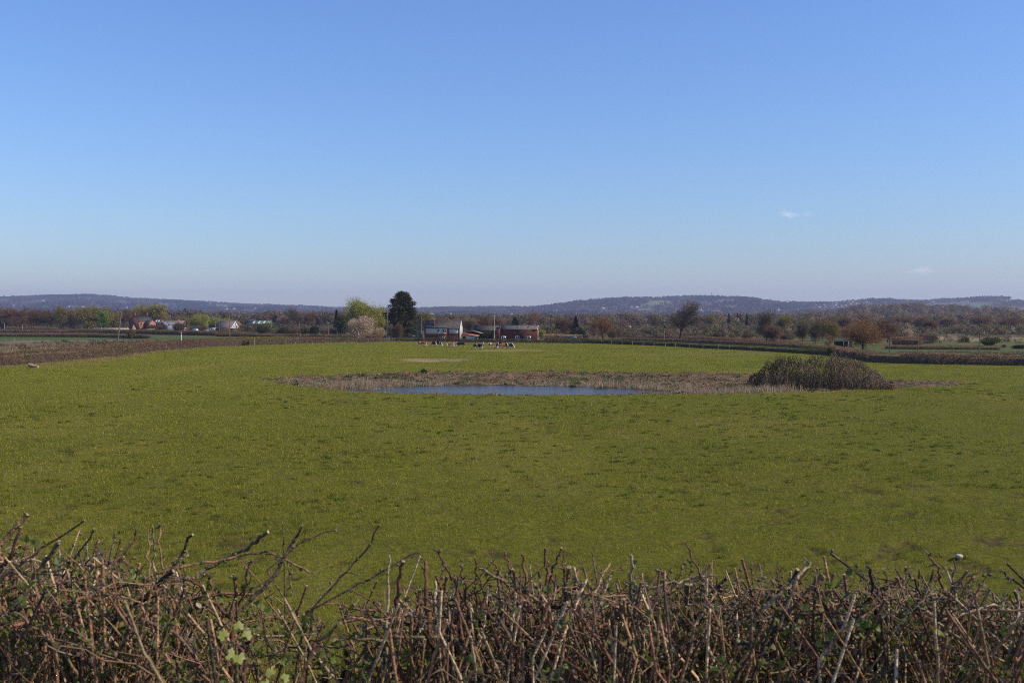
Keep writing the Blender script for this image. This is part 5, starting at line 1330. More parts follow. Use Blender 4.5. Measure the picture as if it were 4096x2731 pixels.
mast(2875, 1179, 20, 'slender mast right of the lattice radio mast on the hilltop', False)
mast(4010, 1181, 20, 'small mast on the hilltop near the right edge', False)
mast(40, 1172, 20, 'faint thin mast on the hilltop at the left edge', False)
hv = []
for k, wc_ in enumerate([(.6, .57, .53), (.5, .38, .3), (.55, .53, .48), (.42, .26, .2)]):
    a = Acc(); a.box(-5, 5, -4, 4, 0, 5.5, wc_); b = Acc(); b.prism([(-5.4, 5.5), (5.4, 5.5), (0, 8.6)], -4.4, 4.4, (.2, .13, .11) if k % 2 else (.14, .13, .14)); hv.append((a.mesh('wall', [M['paint']]), b.mesh('roof', [M['paint']])))
rngV = np.random.default_rng(12)
def hill_house(px, py, lab, grp, k=None):
    ts = np.linspace(.02, 1.0, 200); x, d, z = hill_pt(np.full(200, float(px)), ts); _, yy = pix(x, d, z + 6); i = int(np.argmin(abs(yy - py)))
    o = empty('hill_house', (x[i], d[i], z[i] + 6), rngV.uniform(-.6, .6)); s = rngV.uniform(.95, 1.3); o.scale = (s,) * 3
    w_, r_ = hv[rngV.integers(0, 4) if k is None else k]; link('wall', w_, o); link('roof', r_, o); tag(o, lab, 'house', grp)
for i in range(130):
    px = rngV.choice([rngV.normal(3420, 85), rngV.normal(3560, 90), rngV.uniform(3290, 3850), rngV.normal(3700, 70)]); py = np.clip(1226 + (px - 3300) * .022 + rngV.normal() * 9, 1211, 1250)
    hill_house(px, py, 'tiny pale house among trees in the hillside town at the right', 'houses of the hillside town')
for px, py in [(166, 1205), (172, 1206), (50, 1224), (275, 1230), (330, 1231), (505, 1234), (840, 1215), (935, 1239), (1020, 1237), (905, 1240), (1725, 1261), (1790, 1261), (1800, 1260), (2045, 1262), (2222, 1248), (2410, 1237), (2522, 1234), (2545, 1232), (3110, 1243), (3150, 1247), (3190, 1245), (3215, 1224), (3275, 1232), (3729, 1211), (2800, 1243)]:
    hill_house(px, py, 'lone white farmhouse speck among the woods of the distant hills', 'scattered houses on the wooded hills', 0 if px % 2 else 2)
# ================================================================== CLOUDS (outside the haze)
def cloud_mat():
    m, t = newmat('thin_cloud'); d = N(t, 'ShaderNodeBsdfDiffuse'); d.inputs[0].default_value = (.95, .84, .82, 1); tl = N(t, 'ShaderNodeBsdfTranslucent'); tl.inputs[0].default_value = (.95, .84, .82, 1)
    ad = N(t, 'ShaderNodeAddShader'); t.links.new(d.outputs[0], ad.inputs[0]); t.links.new(tl.outputs[0], ad.inputs[1])
    tr = N(t, 'ShaderNodeBsdfTransparent'); mx = N(t, 'ShaderNodeMixShader'); mx.inputs[0].default_value = .012
    t.links.new(tr.outputs[0], mx.inputs[1]); t.links.new(ad.outputs[0], mx.inputs[2]); o = N(t, 'ShaderNodeOutputMaterial'); t.links.new(mx.outputs[0], o.inputs[0]); return m
CLOUD_M = cloud_mat()
def cloud(puffs, d, label, seed):
    """a wisp: many overlapping thin puffs, so its edge thins out"""
    rng = np.random.default_rng(seed); bm = bmesh.new(); k = 1 / S(d)
    for px, py, rx, ry in puffs:
        for i in range(14):
            q = rng.normal(size=3) * .5; r = rng.uniform(.25, .8)
            c = W(px + q[0] * rx, py + q[1] * ry, d + q[2] * rx * k)
            bmesh.ops.create_icosphere(bm, subdivisions=2, radius=1, matrix=Matrix.Translation(c) @ Matrix.Diagonal((rx * k * r, rx * k * .7 * r, ry * k * r, 1)))
    me = bpy.data.meshes.new('cloud'); bm.to_mesh(me); bm.free(); me.materials.append(CLOUD_M)
    me.polygons.foreach_set('use_smooth', np.ones(len(me.polygons), bool)); tag(link('cloud', me), label, None, kind='structure')
cloud([(3133, 850, 18, 14), (3150, 856, 22, 12), (3176, 864, 24, 12), (3160, 860, 30, 9)], 12500, 'small faint pinkish cloud, left of a pair', 1)
cloud([(3236, 852, 16, 11), (3222, 858, 14, 8)], 12500, 'small faint wisp, right of a pair', 2)
cloud([(3692, 1078, 36, 14), (3700, 1086, 44, 9), (3680, 1086, 40, 9), (3690, 1072, 22, 11)], 12500, 'pale small cloud low at the right', 3)
# ================================================================== GRASS
def grass():
    rng = np.random.default_rng(101)
    Vs, Cs = [], []
    def blades(n, d0, d1, h0, h1, wk, tuft=False):
        u = rng.random(n); e = -1.3                      # density falls smoothly with distance
        d = (d0 ** (2 + e) * (1 - u) + d1 ** (2 + e) * u) ** (1 / (2 + e)) if e > -2 else d0; x = rng.uniform(-.56, .56, n) * d + rng.normal(size=n) * .3
        k = polysd(pasture, x, d) > .6
        so_, sw, edge = gmask(x, d); k &= edge < np.where(d < 119, -.7, .3)
        x, d = x[k], d[k]
        k = rng.random(len(x)) > .85 * worn(x, d); x, d = x[k], d[k]
        pk = pocks(x, d); k = (pk < .35) | (rng.random(len(x)) < .3); x, d, pk = x[k], d[k], pk[k]
        n = len(x); z = gz(x, d, True)
        lush = fbm(x * .35, d * .35, 201, 3); f2 = fbm(x * .08, d * .08, 202, 3)
        h = rng.uniform(h0, h1, n) * (.5 + 1.1 * lush); wd = np.maximum(.012, d / 995 * wk)
        th = rng.uniform(0, 2 * math.pi, n); ln = rng.normal(size=(n, 2)) * .55
        B = np.stack([x, d, z - .01], 1); sx = np.stack([np.cos(th), np.sin(th), th * 0], 1)
        tip = B + np.stack([ln[:, 0] * h, ln[:, 1] * h, h], 1)
        V = np.stack([B + sx * wd[:, None] * .5, B - sx * wd[:, None] * .5, tip], 1).reshape(-1, 3)
        g = np.array([.262, .29, .016]); y = np.array([.40, .33, .042]); dk = np.array([.15, .185, .015])
        t = np.clip((f2 - .3) * 1.2 + rng.normal(size=n) * .38, 0, 1)[:, None]
        c = g * (1 - t) + y * t
        t2 = np.clip((lush - .55) * 2 + rng.normal(size=n) * .25, 0, .7)[:, None]; c = c * (1 - t2) + dk * t2
        pale = (rng.random(n) < .03)[:, None]; c = np.where(pale, np.array([.45, .4, .24]), c)
        c = c * rng.uniform(.6, 1.5, (n, 1))
        Vs.append(V); Cs.append(np.repeat(c, 3, 0))
    blades(1350000, 19, 330, .05, .17, .38)
    # tussocks: taller round dark green clumps, deepened to paint in their shadow
    n = 2600; d = 22 + 95 * rng.random(n) ** 1.3; x = rng.uniform(-.55, .55, n) * d
    keep = (fbm(x * .05, d * .05, 205, 3) + .05 * np.sign(x - 5)) > .47; x, d = x[keep], d[keep]
    so_, sw, edge = gmask(x, d); k = edge < -.5; x, d = x[k], d[k]
    m = 46; n = len(x); r = rng.uniform(.06, .2, n)
    bx_ = np.repeat(x, m) + rng.normal(size=n * m) * np.repeat(r, m) * 1.2; by = np.repeat(d, m) + rng.normal(size=n * m) * np.repeat(r, m) * .8
    bz = gz(bx_, by, True); h = np.repeat(rng.uniform(.09, .2, n), m) * rng.uniform(.5, 1.1, n * m)
    th = rng.uniform(0, 6.28, n * m); wd = np.maximum(.014, by / 995 * .4); ln = rng.normal(size=(n * m, 2)) * .5
    B = np.stack([bx_, by, bz - .01], 1); sx = np.stack([np.cos(th), np.sin(th), th * 0], 1); tip = B + np.stack([ln[:, 0] * h, ln[:, 1] * h, h], 1)
    Vs.append(np.stack([B + sx * wd[:, None] * .5, B - sx * wd[:, None] * .5, tip], 1).reshape(-1, 3))
    c = np.repeat(jit(rng, n, [[.06, .1, .012], [.085, .125, .014], [.11, .135, .02], [.2, .18, .04]], .2), m, 0) * rng.uniform(.7, 1.3, (n * m, 1)); Cs.append(np.repeat(c, 3, 0))
    # dry margins under the hedges and the rough strip beyond the left hedge
    n = 150000; x = rng.uniform(-190, 10, n); d = rng.uniform(90, 330, n); s = polysd(pasture, x, d)
    k = ((s > -.3) & (s < 2.6)) | ((s < -1.5) & (s > -60)); x, d = x[k], d[k]; n = len(x)
    z = gz(x, d); h = rng.uniform(.2, .6, n); th = rng.uniform(0, 6.28, n); ln = rng.normal(size=(n, 2)) * .35; wd = d / 995 * .5
    B = np.stack([x, d, z], 1); sx = np.stack([np.cos(th), np.sin(th), th * 0], 1); tip = B + np.stack([ln[:, 0] * h, ln[:, 1] * h, h], 1)
    Vs.append(np.stack([B + sx * wd[:, None] * .5, B - sx * wd[:, None] * .5, tip], 1).reshape(-1, 3))
    pt = fbm(x * .07, d * .07, 209, 3)
    c = np.where((pt > .55)[:, None], jit(rng, n, [[.24, .15, .105], [.2, .125, .085]]), jit(rng, n, [[.42, .31, .18], [.33, .24, .13], [.24, .19, .08]])); Cs.append(np.repeat(c, 3, 0))
    V = np.concatenate(Vs); C = np.concatenate(Cs)
    o = link('grass', mkmesh('grass', V, np.arange(len(V)).reshape(-1, 3), C, [M['grass']]))
    tag(o, 'short green and straw coloured grass of the pasture', 'grass', kind='stuff')
grass()

# ================================================================== POND EDGE
def pond_edge():
    rng = np.random.default_rng(55)
    Vs, Cs = [], []
    def stalks(x, y, h, w, cols, lean=.25, dr=(0, 0)):
        n = len(x); z = gz(x, y); th = rng.uniform(0, 6.28, n); ln = rng.normal(size=(n, 2)) * lean + np.array(dr)
        B = np.stack([x, y, z - .02], 1); sx = np.stack([np.cos(th), np.sin(th) * .4, th * 0], 1)
        mid = B + np.stack([ln[:, 0] * h * .35, ln[:, 1] * h * .35, h * .6], 1); tip = B + np.stack([ln[:, 0] * h, ln[:, 1] * h, h * .95], 1)
        w = np.broadcast_to(w, (n,))[:, None]
        a, b, c, d = B + sx * w * .5, B - sx * w * .5, mid - sx * w * .35, mid + sx * w * .35
        V = np.stack([a, b, c, a, c, d, d, c, tip], 1).reshape(-1, 3)
        Vs.append(V); Cs.append(np.repeat(jit(rng, n, cols, .2), 9, 0))
    straw = [[.52, .39, .22], [.58, .45, .28], [.42, .3, .16], [.64, .52, .34]]
    n = 110000; x = rng.uniform(-34, 60, n); y = rng.uniform(100, 152, n); so_, sw, edge = gmask(x, y)
    # reeds: a band along the back shore, thicker at the left and right ends
    band = (sw < .15) & (sw > -3.2) & (y > 117) & (edge > 0)
    dens = fbm(x * .35, y * .15, 301, 3) + .12 * (x < -9) + .12 * ((x > 12) & (x < 30))
    k = band & (dens > .415) & (rng.random(n) < .85)
    stalks(x[k], y[k], rng.uniform(.25, .8, k.sum()) * (.7 + 1.6 * (dens[k] - .4)), .055, straw, .35, (.12, -.05))
    k = (edge > .2) & (sw < -1.0) & (rng.random(n) < .45) & (fbm(x * .5, y * .5, 302, 3) > .42)
    stalks(x[k], y[k], rng.uniform(.1, .35, k.sum()), .05, [[.36, .26, .145], [.26, .185, .1], [.42, .31, .18], [.18, .115, .06]], .8)
    # tall pale clump and leaning stalks near the duck, and a fringe right of the pond
    for px, py, nn, sp, hh in [(1462, 1535, 300, .9, 2.0), (1500, 1540, 260, 1.3, 1.3), (1370, 1555, 420, 1.9, .9), (1345, 1556, 260, 1.2, .8), (2720, 1570, 420, 2.2, .9), (2850, 1571, 420, 2.4, .9), (2960, 1572, 380, 2.0, 1.0), (3100, 1570, 420, 1.6, 1.1), (3060, 1571, 300, 1.0, 1.0), (2640, 1566, 300, 1.6, .8)]:
        q = G(px, py, -.35 if px < 2000 else -.1); xx = q[0] + rng.normal(size=nn) * sp; yy = q[1] + rng.normal(size=nn) * .7
        stalks(xx, yy, rng.uniform(.35, 1, nn) * hh, .04, straw, .3, (.15 if px < 1450 else -.1, 0))
    # green weeds
    n = 1500; x = rng.uniform(-30, 58, n); y = rng.uniform(104, 150, n); so_, sw, edge = gmask(x, y)
    k = (edge > 0) & (sw < -.6) & (fbm(x * .3, y * .4, 305, 3) > .57); x, y = x[k], y[k]; m = 26
    stalks(np.repeat(x, m) + rng.normal(size=len(x) * m) * .3, np.repeat(y, m) + rng.normal(size=len(x) * m) * .2, rng.uniform(.08, .3, len(x) * m), .06, [[.04, .065, .018], [.06, .09, .025], [.03, .045, .015]], .7)
    V = np.concatenate(Vs); C = np.concatenate(Cs)
    o = link('reeds', mkmesh('reeds', V, np.arange(len(V)).reshape(-1, 3), C, [M['grass']])); tag(o, 'straw coloured reeds and dead stalks around the pond', 'reeds', kind='stuff')
    # trodden earth clods on the banks
    n = 34000; x = rng.uniform(-34, 60, n); y = rng.uniform(102, 152, n); so_, sw, edge = gmask(x, y); k = (edge > -.2) & (sw < -.15); x, y = x[k], y[k]; n = len(x)
    z = gz(x, y); s = rng.gamma(2.0, .03, n) + .02
    oc = np.array([(1, 0, 0), (0, 1, 0), (-1, 0, 0), (0, -1, 0), (0, 0, .6), (0, 0, -.6)], float); fc = np.array([(0, 1, 4), (1, 2, 4), (2, 3, 4), (3, 0, 4), (1, 0, 5), (2, 1, 5), (3, 2, 5), (0, 3, 5)])
    V = (np.stack([x, y, z], 1)[:, None] + oc[None] * (s[:, None, None] * rng.uniform(.6, 1.4, (n, 6, 1)))).reshape(-1, 3)
    T_ = (np.arange(n)[:, None, None] * 6 + fc[None]).reshape(-1, 3)
    C = np.repeat(jit(rng, n, [[.15, .098, .055], [.10, .066, .04], [.19, .13, .075], [.26, .19, .11]], .2), 6, 0)
    o = link('mud_clods', mkmesh('mud_clods', V, T_, C, [M['bark']])); tag(o, 'trodden earth clods on the pond banks', 'mud', kind='stuff')
pond_edge()
def rush(px, py, z, s, lab):
    rng = np.random.default_rng(int(px)); q = G(px, py, z); a = Acc(); n = int(160 * s)
    P = np.c_[rng.normal(size=(n, 2)) * .28 * s, np.zeros(n)]; D = np.c_[rng.normal(size=(n, 2)) * .35, np.ones(n)]; D /= np.linalg.norm(D, axis=1)[:, None]
    shards(a, rng, P, D, rng.uniform(.3, .75, n) * s, .05, jit(rng, n, [[.035, .05, .015], [.05, .07, .02], [.02, .03, .01]])); o = a.build('rush_clump', M['grass']); o.location = (q[0], q[1], float(gz([q[0]], [q[1]])[0])); tag(o, lab, 'rushes', 'rush clumps by the pond')
rush(2290, 1546, -.85, 1.0, 'dark rush clump at the water edge, leftmost of the three right clumps'); rush(2400, 1552, -.8, 1.3, 'largest dark rush clump at the right end of the water')
rush(2660, 1567, -.6, 1.2, 'dark rush clump where the water ends at the right'); rush(1695, 1490, -.1, 1.0, 'small dark green weed clump on top of the pond bank')
rush(1392, 1514, -.4, 1.0, 'dark low weed clump on the bank left of the duck'); rush(1447, 1508, -.35, 1.3, 'dark green weed clump on the bank just above the duck')

# ================================================================== BRAMBLE THICKET
def bramble():
    rng = np.random.default_rng(71)
    cx, cy = X(3268, 116), 116.0
    o = empty('bramble_thicket', (cx, cy, 0)); tag(o, 'big dark bramble thicket at the right end of the pond', 'bramble')
    prof = np.array([(3000, 1545), (3030, 1500), (3070, 1462), (3095, 1442), (3130, 1440), (3165, 1450), (3195, 1442), (3225, 1449), (3255, 1440), (3300, 1436), (3340, 1441), (3380, 1444), (3420, 1448), (3450, 1456), (3480, 1478), (3505, 1506), (3530, 1535)], float)
    def top(x): return np.maximum(CAMZ + (HOR - np.interp(CX + (x + cx) / cy * F / _c, prof[:, 0], prof[:, 1], 1560, 1560)) * cy * _c / F, 0)
    def ztop(x, y): return top(x) * np.clip(1 - np.abs(y / 4.7) ** 2.6, 0, 1) ** .5 * (.72 + .6 * (fbm(x * 1.3 + 40, y * .9 + 9, 75, 3)))
    dark = [[.05, .038, .02], [.07, .052, .027], [.036, .04, .016], [.095, .068, .036]]
    tan = [[.2, .15, .095], [.26, .2, .13], [.15, .105, .065], [.32, .26, .18]]
    # arching canes
    st = Acc()
    for i in range(700):
        x = rng.uniform(-8, 8.3); y = rng.uniform(-4.2, 4.2) if i % 3 else rng.uniform(-4.4, -3.0); zt = float(ztop(np.array([x]), np.array([y]))[0])
        if zt < .25: continue
        zt *= rng.uniform(.5, 1.08); dx = rng.normal() * .5; dy = -abs(rng.normal()) * .8 - .2
        p0 = np.array([x, y + .4, 0]); p1 = np.array([x + dx * .15, y + dy * .1, zt * .85]); p2 = np.array([x + dx * .5, y + dy * .5, zt]); p3 = np.array([x + dx * 1.3, y + dy * 1.3, zt * rng.uniform(.1, .7)])
        light = rng.random() < (.2 + .45 * sst(1.5, 5, x)) ; c = jit(rng, 1, tan if light else [[.11, .075, .05], [.08, .058, .04]])[0] * (.8 if x < -1 else 1.25)  # canes paler and brighter to the right, sunlit end painted in
        st.tube([p0, (p0 + p1) / 2 + rng.normal(size=3) * .06, p1, p2, p3], np.array([.02, .018, .016, .012, .007]) * rng.uniform(.7, 1.5), c, 4, False)
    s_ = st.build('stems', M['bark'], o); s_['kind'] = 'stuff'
    lf = Acc(); n = 27000
    x = rng.uniform(-8.2, 8.4, n); y = rng.uniform(-4.5, 4.5, n); zt = ztop(x, y); k = zt > .15; x, y, zt = x[k], y[k], zt[k]; n = len(x)
    u = rng.random(n); z = zt * np.where(u < .55, rng.uniform(.82, 1.07, n), rng.uniform(.05, 1, n)); lump = fbm(x * .75, z * .8 + y * .6, 72, 3)
    P = np.stack([x, y, z], 1); D = randdir(rng, n); C = jit(rng, n, dark + [[.06, .075, .025]], .2)
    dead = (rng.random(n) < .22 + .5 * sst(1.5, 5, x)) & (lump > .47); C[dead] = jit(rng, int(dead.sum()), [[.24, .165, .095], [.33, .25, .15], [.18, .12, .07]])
    C *= np.where(x < -1.5, .7, np.where(x > 3, 1.3, 1.0))[:, None] * (.6 + .8 * fbm(x * .5, z * .7, 78, 2))[:, None]  # left darkened and right brightened to paint shade and sun into the leaves
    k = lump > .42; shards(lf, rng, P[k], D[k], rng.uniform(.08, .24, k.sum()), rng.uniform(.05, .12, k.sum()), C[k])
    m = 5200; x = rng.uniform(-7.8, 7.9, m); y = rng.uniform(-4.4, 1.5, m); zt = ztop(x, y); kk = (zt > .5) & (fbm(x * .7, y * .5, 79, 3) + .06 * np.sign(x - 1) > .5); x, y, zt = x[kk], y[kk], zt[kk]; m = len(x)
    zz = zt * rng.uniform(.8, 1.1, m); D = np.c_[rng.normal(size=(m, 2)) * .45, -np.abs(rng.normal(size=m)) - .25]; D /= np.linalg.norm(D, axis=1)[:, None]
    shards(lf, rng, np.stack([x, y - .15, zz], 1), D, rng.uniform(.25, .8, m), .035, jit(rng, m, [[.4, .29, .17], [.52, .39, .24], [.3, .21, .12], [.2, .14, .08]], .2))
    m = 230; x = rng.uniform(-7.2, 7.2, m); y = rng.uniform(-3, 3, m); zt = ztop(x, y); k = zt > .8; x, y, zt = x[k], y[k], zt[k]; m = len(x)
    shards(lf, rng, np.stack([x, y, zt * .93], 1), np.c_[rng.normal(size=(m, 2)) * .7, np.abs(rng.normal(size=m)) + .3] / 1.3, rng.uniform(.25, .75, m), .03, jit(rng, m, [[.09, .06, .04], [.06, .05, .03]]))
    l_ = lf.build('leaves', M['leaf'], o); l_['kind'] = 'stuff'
bramble()

# ================================================================== NEAR HEDGE
def near_hedge():
    rng = np.random.default_rng(2024)
    o = empty('hawthorn_hedge', (0, 1.6, 6.8)); tag(o, 'thorny leafless hawthorn hedge with young leaves across the bottom of the photo', 'hedge')
    off = np.array([0, 1.6, 6.8])
    BARK = np.array([[.22, .122, .062], [.30, .185, .10], [.165, .085, .046], [.38, .26, .15], [.2, .098, .054], [.26, .145, .072], [.13, .076, .042]])
    PURP = np.array([[.185, .088, .056], [.23, .115, .07], [.13, .064, .042]]); TAN = np.array([[.38, .28, .17], [.31, .22, .13], [.42, .32, .205]]); DARK = np.array([[.075, .053, .038], [.10, .07, .048]])
    OLIV = np.array([[.17, .135, .07], [.2, .16, .085]]); GREY = np.array([[.24, .23, .18], [.29, .27, .22]])
    PAL = {'b': BARK, 'p': PURP, 't': TAN, 'd': DARK, 'o': OLIV, 'g': GREY}
    CUT = np.array([.42, .32, .2])
    twig = Acc(); bud = Acc(); leaf = Acc(); thorn = Acc()
    def bendpath(A, B, n=6, amp=.05, knob=.006):
        A = np.asarray(A, float); B = np.asarray(B, float); L = np.linalg.norm(B - A); t = np.linspace(0, 1, n)[:, None]
        s = randdir(rng, 1)[0] * L * amp * rng.uniform(.3, 1.4)
        return A * (1 - t) + B * t + s * (4 * t * (1 - t)) + rng.normal(size=(n, 3)) * min(knob, L * .025) * (t > 0)
    def add_leaf(p, d, s, c):
        """small lobed hawthorn leaf: folded five-lobe outline"""
        d = d / (np.linalg.norm(d) + 1e-9); sd = np.cross(d, randdir(rng, 1)[0]); sd /= np.linalg.norm(sd) + 1e-9; nr = np.cross(sd, d)
        out = [(0, 0), (.22, .18), (.48, .36), (.5, .55), (.3, .6), (.34, .85), (.16, .82), (0, 1.05)]
        pts = out + [(-a, b) for a, b in out[-2:0:-1]]
        V = np.array([p + sd * a * s + d * b * s + nr * (abs(a) * .5 - .1 * b * b) * s for a, b in pts] + [p + d * .5 * s])
        n = len(pts); T_ = np.array([(n, i, (i + 1) % n) for i in range(n)]); leaf.add(V, T_, c)
    LEAFC = np.array([[.12, .17, .025], [.17, .22, .035], [.09, .13, .02], [.24, .24, .06], [.2, .16, .05]])
    def leaf_tuft(p, n, s):
        for _ in range(n):
            d = randdir(rng, 1)[0] + np.array([0, 0, .5]); add_leaf(p + d * .004, d, s * rng.uniform(.6, 1.25), LEAFC[rng.integers(0, 5)] * rng.uniform(.75, 1.3))
    def add_bud(p, d, s):
        c = np.array([[.3, .2, .12], [.24, .2, .08], [.32, .2, .16], [.2, .22, .07]])[rng.integers(0, 4)] * rng.uniform(.7, 1.3)
        bud.tube([p, p + d * s * .4, p + d * s * .8, p + d * s * 1.15], np.array([.3, .5, .38, .05]) * s, c, 5, False)
    def furnish(path, r, green, thorny, sub=0):
        """thorns, buds, leaf tufts and side shoots along a stem"""
        n = len(path)
        L = np.linalg.norm(np.diff(path, axis=0), axis=1).sum()
        for k in range(int(L * rng.uniform(22, 40)) + 1):
            t = rng.uniform(.12, 1) * (n - 1); i = min(int(t), n - 2); p = path[i] + (path[i + 1] - path[i]) * (t - i); ax = path[i + 1] - path[i]; ax /= np.linalg.norm(ax) + 1e-9
            d = np.cross(ax, randdir(rng, 1)[0]); d = d / (np.linalg.norm(d) + 1e-9) + ax * .35; d /= np.linalg.norm(d); q = rng.random()
            if q < .30 * thorny: twig.tube([p, p + d * rng.uniform(.008, .02)], [.0016, .0003], DARK[0] * 2.2, 4, False)
            elif q < .62: add_bud(p + d * r * .6, d, rng.uniform(.0028, .006))
            elif q < .62 + .3 * green: (leaf_tuft(p + d * r, rng.integers(2, 5), rng.uniform(.005, .011)) if p[2] + off[2] < ztop_at(p[0], p[1] + off[1]) + (-.01 if rng.random() < .8 else .04) else add_bud(p + d * r * .6, d, .006))
        if sub < 2:
            for k in range(rng.poisson(L * (6 if sub == 0 else 3))):
                t = rng.uniform(.15, .95) * (n - 1); i = min(int(t), n - 2); p = path[i] + (path[i + 1] - path[i]) * (t - i); ax = path[i + 1] - path[i]; ax /= np.linalg.norm(ax) + 1e-9
                d = np.cross(ax, randdir(rng, 1)[0]); d = d / (np.linalg.norm(d) + 1e-9) * rng.uniform(.6, 1.2) + ax * .6 + np.array([0, 0, .25]); d /= np.linalg.norm(d)
                l = rng.uniform(.035, .17) * (1 - .3 * sub); rr = min(r * .55, .0026) * rng.uniform(.6, 1.1); e = p + d * l
                if e[2] > ztop_at(e[0], e[1] + off[1]) - off[2] + .035: continue
                pth = bendpath(p, e, 5, .08, .005); twig.tube(pth, np.linspace(rr, rr * .55, 5), PAL['bptd'[rng.choice(4, p=[.5, .3, .08, .12])]][rng.integers(0, 2)] * rng.uniform(.75, 1.3), 4, True, capC=CUT * .8)
                furnish(pth, rr, green, thorny, sub + 1)
    TOP = np.array([(-400, 2190), (0, 2170), (200, 2230), (450, 2260), (700, 2290), (850, 2310), (1000, 2330), (1150, 2360), (1350, 2420), (1500, 2400), (1700, 2350), (1900, 2330), (2150, 2310), (2350, 2310), (2550, 2320), (2800, 2320), (3050, 2320), (3250, 2320), (3450, 2340), (3650, 2330), (3850, 2340), (4096, 2370), (4600, 2370)], float)
    def ztop_at(x, y): return Z(np.interp(CX + x / y * F / _c, TOP[:, 0], TOP[:, 1]), y)
    local = lambda P: np.asarray(P) - off
